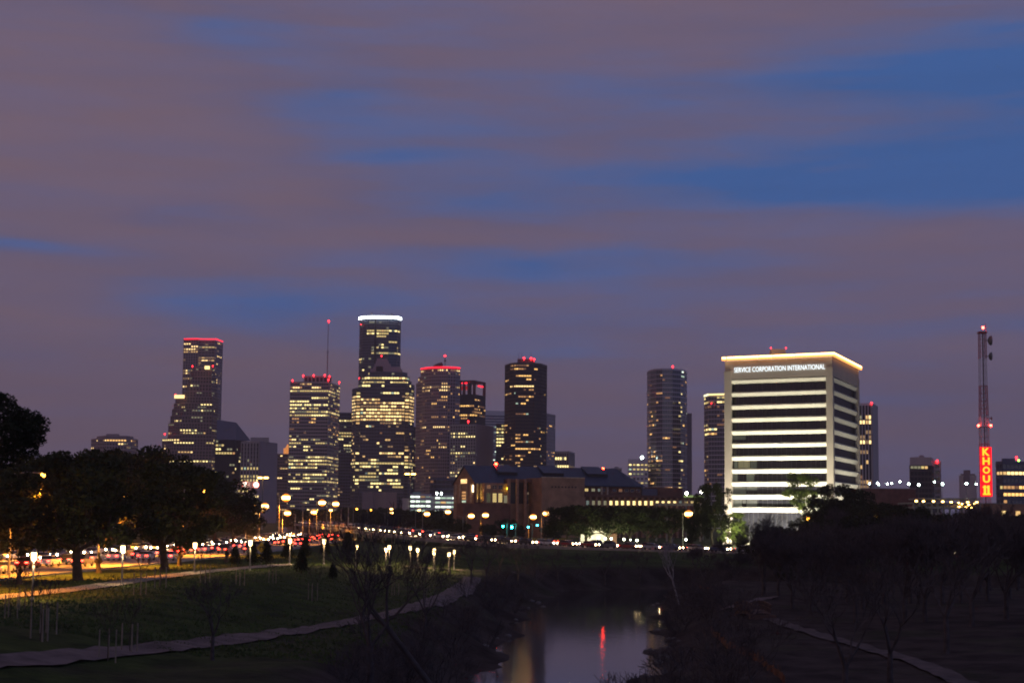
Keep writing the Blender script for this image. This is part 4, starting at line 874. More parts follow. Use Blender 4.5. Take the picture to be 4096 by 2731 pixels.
    for i, px in enumerate((2345, 2372, 2397, 2418, 2457, 2481, 2505, 2529, 2552)):
        framed(root, 'window', A, d, up_(px - 7), up_(px + 7), zw0, zw1, [E['y2'], E['y3'], E['c3'], slate, glass_blue, E['o3'], glass_blue, glass_blue, glass_blue][i], n, stone, bars=(1, 0))
    for px in (2406, 2429): u = up_(px, -.6); bx(u - .35, u + .35, -.9, -.05, za(1978), ze - .6, 'pier', stone)
    # low arcade wing
    u0, u1 = up_(2340, -7), up_(2815, -7); zl = at(2560, 1981, 662).z; bx(u0, u1, -6, -.1, -.2, zl, 'wing_wall', brick_d)
    Pw = A + n * 6
    for i in range(20):
        px = 2352 + 23.2 * i; ua, ub = up_(px - 8, -6), up_(px + 8, -6)
        lit_ = E['y1'] if px > 2440 else (E['c3'] if i != 2 else E['o2'])
        if 2700 < px < 2745 or px < 2440: lit_ = random.Random(i).choice([E['y3'], E['c3'], glass_blue])
        if px > 2745: lit_ = E['y2']
        framed(root, 'window', Pw, d, ua, ub, at(px, 2020, 660).z, at(px, 2009 if px < 2440 else 1999, 660).z if 0 else at(px, 2002, 660).z, lit_, n, stone, bars=(1, 1))
    for i in range(21):
        px = 2340 + 23.2 * i; u = up_(px, -7); bx(u - .3, u + .3, -7, -6.05, -.2, zl - .8, 'pier', mat('pier_stone', (.45, .24, .15), .85))
    bx(u0, u1, -7.2, -6.05, zl - .8, zl + .1, 'lintel', brick_d)
    bx(up_(2570), up_(2632), .2, 12, 0, at(2600, 1955, 675).z, 'glass_annex', slate); bx(up_(2632), up_(2726), -1, 12, 0, at(2680, 1950, 675).z, 'upper_annex', brick_d)
fed()

def box_thing(name, label, cat, px0, px1, py, D, depth, m_, bits=None, group=None):
    a, b = at(px0, 2072, D), at(px1, 2072, D); e = empty(name, ((a.x + b.x) / 2, D, 0), label, cat, group); z = at((px0 + px1) / 2, py, D).z
    mb = MB(); w = (b.x - a.x) / 2; mb.box(-w, w, 0, depth, -.3, z); mb.build('wall', m_, e)
    cp = MB(); cp.box(-w - .15, w + .15, -.15, depth + .1, z + .01, z + .35); cp.build('coping', conc, e)
    return e, w, z
# brown low building right of the cream office, low brick building at the right edge
e, w, z = box_thing('low_building', 'flat brown windowless building low on the skyline right of the floodlit office', 'building', 3440, 3665, 1955, 760, 20, brick_d)
mb = MB()
for i in range(9): x = -w + (i + .5) * 2 * w / 9; mb.box(x - .2, x + .2, -.25, -.02, 0, z - .3)
mb.build('pilaster', brick_d, e)['kind'] = 'stuff'
e, w, z = box_thing('low_building', 'low brick building behind the bare trees at the right edge', 'building', 3960, 4250, 2016, 600, 20, brick)
for i in range(4):
    mb = MB(); x = -w + 4 + i * 5; mb.box(x, x + 1.6, -.05, -.01, z - 4, z - 2.4); mb.build('window', E['w1'] if i in (0, 2) else E['w2'], e)
# pedestrian bridge and canopy left of the cream office
e = empty('elevated_walkway', (at(2712, 2072, 560).x, 560, 0), 'pale elevated walkway on thin posts below the lit arcade windows', 'walkway')
a, b = at(2622, 2016, 560), at(2806, 2016, 560); x0, x1 = a.x - e.location.x, b.x - e.location.x
mb = MB(); mb.box(x0, x1, 0, 3, a.z - .4, a.z + .4); mb.build('deck', limestone, e)
for t in (0.02, .25, .98):
    mb = MB(); x = x0 + (x1 - x0) * t; mb.box(x - .3, x + .3, .6, 1.2, -.2, a.z - .42); mb.build('post', limestone, e)
mb = MB()
for i in range(41): x = x0 + (x1 - x0) * i / 40; mb.bar((x, .1, a.z + .4), (x, .1, a.z + 1.4), .05)
mb.bar((x0, .1, a.z + 1.4), (x1, .1, a.z + 1.4), .08); mb.build('railing', conc, e)
e = empty('canopy', (at(2780, 2072, 600).x, 600, 0), 'green-lit flat canopy carrying two bright white floodlights', 'canopy'); a, b = at(2742, 1983, 600), at(2816, 1983, 600)
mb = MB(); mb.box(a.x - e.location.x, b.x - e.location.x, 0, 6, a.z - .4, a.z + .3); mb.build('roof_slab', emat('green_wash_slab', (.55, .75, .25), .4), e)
for t in (.05, .5, .95):
    mb = MB(); x = (a.x + (b.x - a.x) * t) - e.location.x; mb.box(x - .2, x + .2, 1, 1.4, -.2, a.z - .42); mb.build('post', conc, e)
FL = emat('flood_white', (1, .97, .8), 70, True)
for px, py in ((2747, 1972), (2806, 1968)):
    p = at(px, py, 600); mb = MB(); mb.sphere((p.x - e.location.x, .5, p.z), .45); mb.bar((p.x - e.location.x, .5, a.z + .3), (p.x - e.location.x, .5, p.z), .1); mb.build('floodlight', FL, e)
# white lit hall behind the live oaks
e = empty('chapel', (at(2380, 2072, 465).x, 465, 0), 'bright cream-lit wall of a low hall behind the spreading live oaks', 'building')
lw = mat('white_render', (.8, .76, .62), .8)
def lx(px): return at(px, 2100, 465).x - e.location.x
mb = MB(); z0, z1 = at(2380, 2160, 465).z, at(2380, 2108, 465).z
mb.prism([(lx(2322), 0), (lx(2436), 0), (lx(2436), 8), (lx(2322), 8)], -.2, z1); mb.build('wall', lw, e)
mb = MB(); zz = [at(2450, y, 465).z for y in (2166, 2135, 2120)]
mb.prism([(lx(2436), .3), (lx(2468), .3), (lx(2468), 7), (lx(2436), 7)], -.2, zz[1], top=None); mb.build('side_wing', brick, e)
mb = MB(); mb.face([(lx(2432), -.3, zz[1]), (lx(2470), -.3, zz[1]), (lx(2452), -.3, zz[2] + 1.5)]); mb.face([(lx(2432), 7.3, zz[1]), (lx(2470), 7.3, zz[1]), (lx(2452), 7.3, zz[2] + 1.5)])
mb.face([(lx(2432), -.3, zz[1]), (lx(2452), -.3, zz[2] + 1.5), (lx(2452), 7.3, zz[2] + 1.5), (lx(2432), 7.3, zz[1])]); mb.face([(lx(2470), -.3, zz[1]), (lx(2470), 7.3, zz[1]), (lx(2452), 7.3, zz[2] + 1.5), (lx(2452), -.3, zz[2] + 1.5)]); mb.build('roof', brick_d, e)
mb = MB(); cp = MB(); cp.box(lx(2320), lx(2438), -.3, 8.2, z1 + .01, z1 + .3); cp.build('roof_edge', conc, e)
for px in (2345, 2400):
    L_ = bpy.data.lights.new('wall_washer', 'POINT'); L_.energy = 900; L_.color = (1, .9, .68); L_.shadow_soft_size = .3; lo = bpy.data.objects.new('wall_washer', L_); C.objects.link(lo); lo.parent = e; lo.location = (lx(px), -4.5, 1.2)
# parking structure with amber lights at right
e = empty('parking_garage', (at(3785, 2072, 540).x, 540, 0), 'low parking structure with a long row of amber lights left of the red sign mast', 'parking garage')
def lx(px): return at(px, 2072, 540).x - e.location.x
zs = [at(3785, y, 540).z for y in (2030, 2012, 1994)]
for i, (a, b) in enumerate(((3655, 3925), (3655, 3925), (3700, 3925))):
    mb = MB(); mb.box(lx(a), lx(b), 0, 22, zs[i] - .25, zs[i] + .25); mb.build('deck', conc, e)
mb = MB()
for i in range(12): x = lx(3657) + i * (lx(3923) - lx(3657)) / 11; mb.box(x - .25, x + .25, .4, .9, -.3, zs[1] - .26)
mb.build('column', conc, e)['kind'] = 'stuff'
am = emat('amber_lamp', (1, .55, .12), 22, True); aw = emat('amber_wash', (1, .52, .14), .6, var=.7, scale=.5)
mb = MB(); mb.box(lx(3660), lx(3922), 3, 3.2, zs[0] + .3, zs[1] - .5); mb.build('back_wall', mat('garage_wall', (.5, .42, .3), .8), e)
for px, py in ((3666, 2003), (3695, 2004), (3735, 2004), (3772, 2005), (3806, 2008), (3835, 2011), (3848, 2014), (3872, 2008), (3876, 2018), (3898, 2013), (3908, 2008), (3865, 2028), (3838, 2026), (3886, 2030)):
    p = at(px, py, 540); mb = MB(); mb.sphere((p.x - e.location.x, .3, p.z), .42, sz=.6); mb.build('ceiling_lamp', am, e)

# ------------------------------------------------------------------ broadcast mast with sign
def mast():
    D = 700; p = at(3943, 2072, D); root = empty('broadcast_mast', (p.x, D, 0), 'tall red and white lattice mast with dishes and a glowing red vertical sign', 'mast')
    rs = mat('mast_red', (.38, .05, .04), .5, .1); ws = mat('mast_white', (.55, .48, .47), .5, .1)
    def Z(py): return at(3943, py, D).z
    def lat(py0, py1, hw0, hw1, m_, st, nm='lattice_section', th=.14, legs=.20):
        z0, z1 = Z(py0), Z(py1); k = max(1, round((z1 - z0) / st)); mb = MB(); cs = ((-1, -1), (1, -1), (1, 1), (-1, 1))
        for i in range(4):
            mb.bar((cs[i][0] * hw0, cs[i][1] * hw0, z0), (cs[i][0] * hw1, cs[i][1] * hw1, z1), legs)
            for j in range(k):
                t0, t1 = j / k, (j + 1) / k; h0, h1 = hw0 + (hw1 - hw0) * t0, hw0 + (hw1 - hw0) * t1; a, b = cs[i], cs[(i + 1) % 4]; za, zb = z0 + (z1 - z0) * t0, z0 + (z1 - z0) * t1
                mb.bar((a[0] * h0, a[1] * h0, za), (b[0] * h1, b[1] * h1, zb), th * .8); mb.bar((b[0] * h0, b[1] * h0, za), (a[0] * h1, a[1] * h1, zb), th * .8); mb.bar((a[0] * h1, a[1] * h1, zb), (b[0] * h1, b[1] * h1, zb), th)
        mb.build(nm, m_, root)
    lat(2085, 1985, 1.9, 1.7, ws, 3.2); lat(1985, 1775, 1.7, 1.6, rs, 3.2); lat(1775, 1665, 1.55, 1.5, ws, 3.0); lat(1665, 1543, 1.5, 1.35, rs, 3.4); lat(1543, 1435, 1.35, 1.3, ws, 3.0, th=.08, legs=.13); lat(1435, 1330, 1.3, 1.25, rs, 2.6, th=.10)
    mb = MB(); mb.bar((.2, 0, 0), (.2, 0, Z(1330)), .42); mb.build('cable_duct', dark, root)
    mb = MB(); mb.box(-1.7, 1.6, -1.7, 1.7, Z(1334), Z(1327)); mb.bar((1.5, 0, Z(1327)), (1.5, 0, Z(1294)), .2); mb.build('top_platform', rs, root)
    mb = MB(); mb.box(-2.6, 2.6, -2.3, 2.3, Z(1708), Z(1705)); mb.build('light_platform', ws, root)
    for x, py in ((.0, 1312), (-2.6, 1703), (2.4, 1703)):
        mb = MB(); mb.sphere((x, -1.5, Z(py)), .55, sz=1.1); mb.build('beacon', emat('mast_beacon', (1, .05, .03), 30, True), root)
    for x, py, r_, f in ((2.1, 1362, 2.1, 1), (2.3, 1425, 1.75, -1), (2.6, 1673, .75, 1)):
        mb = MB(); K = 14; n0 = len(mb.v); prof = [(0, 0), (.5, .12), (.85, .38), (1, .75)]
        for rr, dd in prof[1:]:
            for j in range(K): a = 2 * math.pi * j / K; mb.v.append((x + dd * r_ * .9 * 1.0, -.6 + rr * r_ * math.cos(a), Z(py) + rr * r_ * math.sin(a)))
        c = len(mb.v); mb.v.append((x, -.6, Z(py)))
        for j in range(K):
            mb.f.append((c, j, (j + 1) % K)); mb.m.append(0)
            for i in range(2): mb.f.append((i * K + j, (i + 1) * K + j, (i + 1) * K + (j + 1) % K, i * K + (j + 1) % K)); mb.m.append(0)
        mb.bar((.8, -.6, Z(py)), (x + .1, -.6, Z(py)), .3); o = mb.build('dish_antenna', mat('dish_grey', (.14, .16, .16), .6), root)
    # sign: red box with yellow letters
    zt, zb = Z(1789), Z(1984); mb = MB(); mb.box(-2.2, 1.95, -2.6, -1.95, zb, zt); mb.box(-2.35, -2.21, -2.7, -1.9, zb - .1, zt + .1); mb.box(1.96, 2.1, -2.7, -1.9, zb - .1, zt + .1); sg = mb.build('sign_box', emat('sign_red', (1, .002, .006), 2.4, True), root)
    ye = emat('sign_yellow', (1, .52, .02), 1.7)
    for i, (ch, y0, y1) in enumerate((('K', 1792, 1823), ('H', 1829, 1859), ('O', 1866, 1894), ('U', 1901, 1930))):
        me = text_mesh(ch, 4.2, .13, .08); me.materials.append(ye); xs_ = [v.co.x for v in me.vertices]; ys_ = [v.co.y for v in me.vertices]; h = Z(y0) - Z(y1)
        o = bpy.data.objects.new('letter', me); C.objects.link(o); o.parent = sg; sc_ = h / (max(ys_) - min(ys_)); o.scale = (2.9 / (max(xs_) - min(xs_)), sc_, 1); o.rotation_euler = (R(90), 0, 0)
        o.location = (-.12 - (max(xs_) + min(xs_)) / 2 * o.scale[0], -2.72, (Z(y0) + Z(y1)) / 2 - (max(ys_) + min(ys_)) / 2 * sc_)
    for x in (-.85, .6):
        mb = MB(); z0, z1 = Z(1979), Z(1941); mb.box(x - .45, x + .45, -2.8, -2.62, z0, z1); mb.box(x - .85, x + .85, -2.8, -2.63, z0, z0 + .6, 0); mb.box(x - .85, x - .44, -2.8, -2.63, z1 - 1.0, z1 - .45); mb.build('numeral', ye, sg)
mast()
# ------------------------------------------------------------------ lamps
pole_m = mat('pole_paint', (.22, .21, .20), .5, .1, 1); steel = mat('pole_steel', (.26, .23, .20), .5, .1, 1)
GLOBE = emat('park_lamp_glow', (1, .66, .26), 12); SOD = emat('sodium_glow', (1, .36, .02), 11, True)
def bulb():
    # pale core fading to orange above and below; halo painted into the lens
    N = SOD.node_tree.nodes; L = SOD.node_tree.links; b = N['Principled BSDF']; tc = N.new('ShaderNodeTexCoord'); sp = N.new('ShaderNodeSeparateXYZ'); L.new(tc.outputs['Generated'], sp.inputs[0])
    a = N.new('ShaderNodeMath'); a.operation = 'SUBTRACT'; L.new(sp.outputs[2], a.inputs[0]); a.inputs[1].default_value = .5; c = N.new('ShaderNodeMath'); c.operation = 'ABSOLUTE'; L.new(a.outputs[0], c.inputs[0])
    r = N.new('ShaderNodeValToRGB'); L.new(c.outputs[0], r.inputs[0]); e = r.color_ramp.elements; e[0].position = .12; e[0].color = (1, .60, .20, 1); e[1].position = .26; e[1].color = (.16, .048, .002, 1); k = e.new(.5); k.color = (.09, .018, .0005, 1); L.new(r.outputs[0], b.inputs['Emission Color'])
bulb(); SODD = emat('sodium_glow_dim', (1, .40, .04), 16, True)
WL = emat('cool_lot_lamp', (.75, 1, .88), 40); TG = emat('green_signal', (.02, 1, .72), 90, True); TG2 = emat('cyan_signal', (.05, .75, 1), 26, True)
def park_lamp_proto():
    e = empty('park_lamp', (0, 0, 0), '', 'lamp'); mb = MB(); mb.tube([(0, 0, -.5), (0, 0, .12), (0, 0, .3), (0, 0, 3.5)], [.17, .17, .10, .07], 8); mb.build('pole', pole_m, e)
    mb = MB(); mb.tube([(0, 0, 3.5), (0, 0, 3.62), (0, 0, 4.25)], [.10, .2, .23], 8); mb.build('lamp_glass', GLOBE, e)
    mb = MB(); mb.tube([(0, 0, 4.26), (0, 0, 4.34), (0, 0, 4.5), (0, 0, 4.58)], [.30, .28, .08, .03], 8); mb.build('lamp_cap', pole_m, e); return e
PL = park_lamp_proto(); first = True; PLC = None
PB = bpy.data.lights.new('lamp_bulb', 'POINT'); PB.energy = 800; PB.color = (1, .66, .30); PB.shadow_soft_size = .25
lamps = [(129, 2400, 2216, 'nearest park lamp, at the far left beside the footpath'), (487, 2340, 2188, 'park lamp between the two oak trunks on the footpath edge'), (777, 2292, 2175, 'park lamp right of the second oak trunk'), (999, 2281, 2165, 'park lamp with the yellow diamond sign close to its right'),
         (1158, 2258, 2158, 'park lamp where the upper footpath ends'), (1295, 2256, 2160, 'park lamp above the small dark conifer on the grass slope'), (1424, 2270, 2183, 'park lamp standing alone on the open slope'), (1543, 2275, 2198, 'park lamp with another lamp close behind its right shoulder'),
         (1556, 2262, 2202, 'park lamp just behind the double-looking lamp on the slope'), (1640, 2262, 2208, 'first of the small distant park lamps after the double one'), (1670, 2272, 2213, 'small distant park lamp, second of the far pair'), (1735, 2282, 2218, 'distant park lamp above the pale paved patch'),
         (1737, 2270, 2229, 'distant park lamp peeping from behind the one over the pale patch'), (1795, 2288, 2233, 'distant park lamp at the right end of the pale patch'), (1816, 2275, 2230, 'last park lamp of the row, next to the footpath trees')]
for bx_, by_, ty_, lab in lamps:
    e = PL if bx_ == 1816 else copy_tree(PL)
    g = gnd(bx_, by_); H = at(bx_, ty_, g.y).z - g.z; s_ = min(max(H / 4.1, .75), 1.25)
    e.location = g; e.scale = (1, 1, s_); tag(e, lab, 'lamp', 'park lamps beside the footpaths'); po = bpy.data.objects.new('lamp_bulb', PB); C.objects.link(po); po.parent = e; po.location = (0, 0, 3.2)
def street(px, py, Y, label, group='street lamps', m_=None, r=.42, arm=1.6, light=0, name='street_lamp', col=(1, .34, .03), side=1):
    p = at(px, py, Y); x = p.x - arm * side; z0 = hgt(x, Y); e = empty(name, (x, Y, z0), label, 'street lamp', group); h = p.z - z0
    mb = MB(); mb.tube([(0, 0, -.3), (0, 0, h * .5), (0, 0, h + .25)], [.16, .12, .08], 6); mb.build('pole', steel, e)
    if arm: mb = MB(); mb.tube([(0, 0, h + .15), (arm * .5 * side, 0, h + .32), (arm * side, 0, h + .25)], [.06, .06, .05], 5); mb.build('arm', steel, e)
    mb = MB(); mb.sphere((arm * side, 0, h), r * .9, 12, 10, sz=1.0); mb.build('lamp_head', m_ or SOD, e)
    if light:
        L_ = bpy.data.lights.new('lamp_beam', 'SPOT'); L_.energy = light; L_.color = col; L_.spot_size = R(132); L_.spot_blend = .5; L_.shadow_soft_size = .3; lo = bpy.data.objects.new('lamp_beam', L_); C.objects.link(lo); lo.parent = e; lo.location = (arm * side, 0, h - r - .05)
    return e
ST = [(172, 1900, 196, 'sodium lamp glimpsed through the leftmost oak crown', 'small'), (502, 1984, 236, 'sodium lamp glimpsed through the middle of the oak crowns', 'small'), (817, 1962, 300, 'sodium lamp glimpsed through the crown of the right-hand oak', 'small'),
      (1144, 1990, 430, 'brightest orange street lamp of the cluster left of centre', 0), (1288, 2010, 520, 'large orange street lamp below the wide bright tower', 0), (1343, 2015, 560, 'orange street lamp right of the largest pair', 0), (1009, 2013, 455, 'orange street lamp at the left end of the cluster', 0),
      (1060, 2024, 500, 'orange street lamp right of the leftmost one in the cluster', 0), (1050, 2042, 640, 'lower orange lamp just under its brighter neighbour at left', 's'), (1024, 2052, 700, 'small low orange lamp at the far left of the cluster', 's'), (1150, 2052, 560, 'orange street lamp straight below the brightest one', 0),
      (1256, 2048, 620, 'orange lamp low between the vertical poles', 0), (1323, 2040, 700, 'small orange lamp beneath the large pair', 's'), (1427, 2035, 800, 'lone small lamp in front of the dark tree belt', 'xs'), (1483, 2039, 800, 'tiny orange lamp at the tree belt right of the lone one', 'xs'), (1566, 2035, 760, 'upper one of the two stacked lamps over the viaduct', 's'), (1566, 2050, 720, 'lower one of the two stacked lamps over the viaduct', 's'),
      (1677, 2040, 760, 'greenish yellow lamp below the parking garages', 's'), (1708, 2055, 640, 'orange street lamp right of the greenish yellow one', 0), (1792, 2047, 680, 'orange lamp lighting a small tree beside the brick gable', 0), (1885, 2063, 600, 'orange street lamp in front of the gold-lit columns', 0), (1942, 2060, 600, 'orange street lamp in front of the brick pavilion', 0),
      (2133, 2067, 575, 'large orange street lamp in front of the piered brick wall', 0), (2184, 2053, 600, 'orange street lamp in front of the plain brick hall', 0), (2755, 2055, 450, 'single orange street lamp between the live oaks and the cream office', 0), (3230, 2074, 400, 'dim orange lamp in the trees before the cream office', 'xs'), (3502, 2070, 400, 'dim orange lamp in the dark trees right of the cream office', 'xs')]
for i, (px, py, Y, lab, k) in enumerate(ST):
    near = Y < 330
    lt = 60000 if near else (30000 if k == 0 and px < 1400 else (12000 if k == 0 and px > 1800 and px < 2300 else 0))
    street(px, py, Y, lab, m_=SODD if k in ('xs', 'small') else SOD, r={0: 1.15, 's': .75, 'xs': .42, 'small': .3}[k], light=lt, side=1, arm=3.5 if near else 1.6)
# further lamps of the same row over the parkway, hidden in the crowns
for px, Y in ((-330, 150), (150, 262), (420, 330), (640, 380)):
    street(px, at(0, 1, 1) and 2072 - 5 / Y * F, Y, 'parkway lamp hidden in the oak crowns near %s' % {150: 'the left frame edge', 262: 'the first oak trunk', 330: 'the gap between the oak trunks', 380: 'the right-hand oak'}[Y], m_=SODD, r=.3, light=60000, side=1, arm=3.5)
for px, py, Y, lab in ((1052, 1910, 900, 'high-mast light cluster above the left street lamps'), (1641, 1895, 900, 'high-mast light cluster in front of the curved brown tower')):
    p = at(px, py, Y); e = empty('high_mast_light', (p.x, Y, 0), lab, 'high mast light', 'high mast lights'); mb = MB(); mb.tube([(0, 0, -.2), (0, 0, p.z)], [.45, .25], 8); mb.build('pole', steel, e)
    for j in range(6):
        a = j * math.pi / 3; mb = MB(); mb.sphere((2.2 * math.cos(a), 1.2 * math.sin(a), p.z), .7, 8, 5, sz=.6); mb.build('lamp_head', emat('high_mast_glow', (1, .55, .12), 14), e)
    mb = MB(); mb.tube([(-2.4, 0, p.z + .5), (2.4, 0, p.z + .5)], [.15, .15], 5); mb.build('lamp_ring', steel, e)
for i, (px, y0, y1, Y) in enumerate(((1212, 2008, 2150, 520), (1394, 2022, 2145, 470), (1182, 2055, 2140, 480), (1540, 2052, 2120, 700), (1852, 2066, 2125, 560), (1365, 2030, 2140, 600))):
    p = at(px, y0, Y); e = empty('signal_pole', (p.x, Y, 0), ['tall bare pole between the orange lamp clusters', 'tall pole with short arm at the right end of the lamp cluster', 'short unlit pole left of the tall bare one', 'thin unlit pole left of the two stacked lamps', 'thin unlit pole left of the pavilion lamps', 'thin unlit pole behind the tall one with the arm'][i], 'pole', 'unlit poles along the junction')
    mb = MB(); mb.tube([(0, 0, -.2), (0, 0, p.z)], [.22, .14], 6); mb.build('pole', steel, e); mb = MB(); mb.tube([(0, 0, p.z - .1), (-2.4, 0, p.z + .4)], [.08, .06], 5); mb.build('arm', steel, e)
WP = [(3395, 1932, 'f'), (3479, 1933, 'leftmost cool white lot lamp right of the striped tower'), (3510, 1931, 'upper cool lamp of the close pair left on the car park'), (3515, 1937, 'lower cool lamp of the close pair left on the car park'), (3550, 1934, 'cool lamp left of the small blue one'), (3567, 1932, 'small bluish lot lamp'), (3600, 1925, 'highest cool lot lamp above the brown low building'),
      (3635, 1935, 'double cool lamp beside the dark office block'), (3675, 1938, 'cool lamp in front of the dark office block'), (3738, 1926, 'greenish lamp at the right side of the dark office block'), (3770, 1935, 'cool lamp with a crossarm right of the dark office block'), (3866, 1933, 'cool white lamp in front of the slender tan tower'), (3905, 1935, 'faint lamp between the tan tower and the red sign')]
for px, py, lab in WP[1:]: street(px, py, 850, lab, 'cool white car park lamps', m_=WL, r=.6 if px in (3635, 3770, 3866, 3675) else .42, arm=0)
for i, (px, py, m_) in enumerate(((2012, 2104, TG), (2047, 2107, TG2 if 0 else emat('teal_signal', (.02, .9, 1), 120, True)), (2113, 2107, TG2), (2149, 2100, TG2))):
    p = at(px, py, 520); lab = ['green traffic light left of the brightest teal one', 'brightest teal traffic light in front of the brick building', 'small cyan traffic light left under the large street lamp', 'small cyan traffic light right of the large street lamp'][i]
    e = empty('traffic_light', (p.x, 520, 0), lab, 'traffic light', 'traffic lights at the junction'); mb = MB(); mb.tube([(1.2, 0, -.2), (1.2, 0, p.z + 1)], [.12, .09], 6); mb.tube([(1.2, 0, p.z + .9), (0, 0, p.z + .9)], [.05, .05], 5); mb.build('pole', steel, e)
    mb = MB(); mb.box(-.22, .22, -.1, .15, p.z - .35, p.z + .85); mb.build('signal_housing', black, e); mb = MB(); mb.sphere((0, -.2, p.z), .30 if i == 1 else .24); mb.build('green_lens', m_, e)
for i, (px, py) in enumerate(((2395, 2151), (2421, 2153), (2445, 2153), (2496, 2156), (2522, 2158), (2548, 2160), (2744, 2157))):
    p = at(px, py, 432); e = empty('bollard_light', (p.x, 432, 0), ['leftmost low garden light under the live oaks', 'second low light of the left trio under the oaks', 'third low light of the left trio under the oaks', 'low light opening the right trio under the oaks', 'faint middle light of the right trio under the oaks', 'low light closing the right trio under the oaks', 'low light beside the street below the lone orange lamp'][i], 'garden light', 'low garden lights under the live oaks')
    mb = MB(); mb.tube([(0, 0, -.2), (0, 0, p.z - .2)], [.1, .08], 6); mb.build('post', steel, e); mb = MB(); mb.sphere((0, 0, p.z), .3 if i != 4 else .2); mb.build('lamp_head', emat('bollard_glow', (1, 1, .78), 9, True), e)
# yellow diamond sign
g = gnd(1044, 2262); e = empty('road_sign', g, 'yellow diamond warning sign with a black curved arrow beside the park lamp', 'road sign'); h = at(1044, 2190, g.y).z - g.z
mb = MB(); mb.tube([(0, 0, -.2), (0, 0, h)], [.05, .05], 6); mb.build('post', steel, e)
mb = MB(); s_ = .75; mb.v = []; ymat = mat('sign_yellow_paint', (.75, .48, .03), .5)
n0 = [(0, -.06, h - s_), (s_, -.06, h), (0, -.06, h + s_), (-s_, -.06, h)]; mb.face(n0); mb.face([(x, -.02, z) for x, y, z in n0[::-1]])
for i in range(4): a, b = n0[i], n0[(i + 1) % 4]; mb.face([a, (a[0], -.02, a[2]), (b[0], -.02, b[2]), b])
pl = mb.build('sign_plate', ymat, e); mb = MB(); mb.box(-.25, -.13, -.09, -.065, h - .3, h + .05); mb.box(-.25, .12, -.09, -.065, h + .05, h + .17); mb.prism([(.12, -.09), (.32, -.09), (.32, -.065), (.12, -.065)], h + .0, h + .22); mb.build('arrow', black, pl)

# ------------------------------------------------------------------ cars
HL = emat('headlight_glow', (1, .72, .38), 60); TL = emat('tail_light_glow', (1, .04, .02), 26)
def car_proto(i, col, L=4.6, H=1.45):
    root = empty('car', (0, 0, 0), '', 'car'); pm = mat('car_paint_%s' % i, col, .28, .03, 1, spec=.6); gl = mat('car_glass', (.015, .016, .02), .06, .1); tm = mat('tyre_rubber', (.02, .02, .02), .85)
    h = L / 2; prof = [(-h, .35), (-h, .78), (-h + .12, .95), (-h + .75, 1.0), (.95, .95), (h - .3, .80), (h, .62), (h, .35)]
    mb = MB(); k = len(prof); W = .9; rings = [(-W, .93), (-W * .96, 1), (W * .96, 1), (W, .93)]
    for y, s_ in rings: mb.v += [(x * (s_ * .02 + .98), y, .35 + (z - .35) * s_) for x, z in prof]
    for r_ in range(3):
        for j in range(k): a, b = r_ * k + j, r_ * k + (j + 1) % k; mb.f.append((a, b, b + k, a + k)); mb.m.append(0)
    mb.f.append(tuple(range(k))[::-1]); mb.m.append(0); mb.f.append(tuple(3 * k + j for j in range(k))); mb.m.append(0)
    # roof
    mb.prism([(-h + 1.15, -.66), (.30, -.66), (.30, .66), (-h + 1.15, .66)], H - .06, H, 0); mb.build('body', pm, root)
    cb = MB(); cb.prism([(-h + .72, -.80), (.98, -.80), (.98, .80), (-h + .72, .80)], .95, H - .05, 0, top=[(-h + 1.12, -.67), (.33, -.67), (.33, .67), (-h + 1.12, .67)]); cb.build('window_glass', gl, root)
    for x in (-h + .85, h - .85):
        for y in (-.82, .82):
            mb = MB(); mb.tube([(0, -.11, 0), (0, .11, 0)], [.32, .32], 12); wo = mb.build('wheel', tm, root); wo.location = (x, y, .32)
    for y in (-.62, .62):
        mb = MB(); mb.sphere((h - .02, y, .66), .16, 6, 4); mb.build('headlight', HL, root); mb = MB(); mb.box(-h - .05, -h + .05, y - .2, y + .2, .72, .86); mb.build('tail_light', TL, root)
    return root
BEAM = bpy.data.lights.new('headlight_beam', 'SPOT'); BEAM.energy = 7000; BEAM.color = (1, .66, .34); BEAM.spot_size = R(80); BEAM.spot_blend = .7; BEAM.shadow_soft_size = .3
PR = [car_proto('silver', (.45, .46, .48)), car_proto('black', (.02, .02, .022)), car_proto('white', (.75, .75, .73)), car_proto('red', (.35, .02, .02)), car_proto('blue', (.03, .06, .16)), car_proto('grey', (.14, .14, .15), 4.9, 1.7)]
used_p = [False] * 6; CN = ['silver', 'black', 'white', 'red', 'blue', 'grey']
def place(x, y, z, ang, lab, grp):
    k = rng.randrange(6); e = PR[k] if not used_p[k] else copy_tree(PR[k]); used_p[k] = True
    e.location = (x, y, z); e.rotation_euler = (0, 0, ang); tag(e, lab.replace('COL', CN[k]), 'car', grp); return e
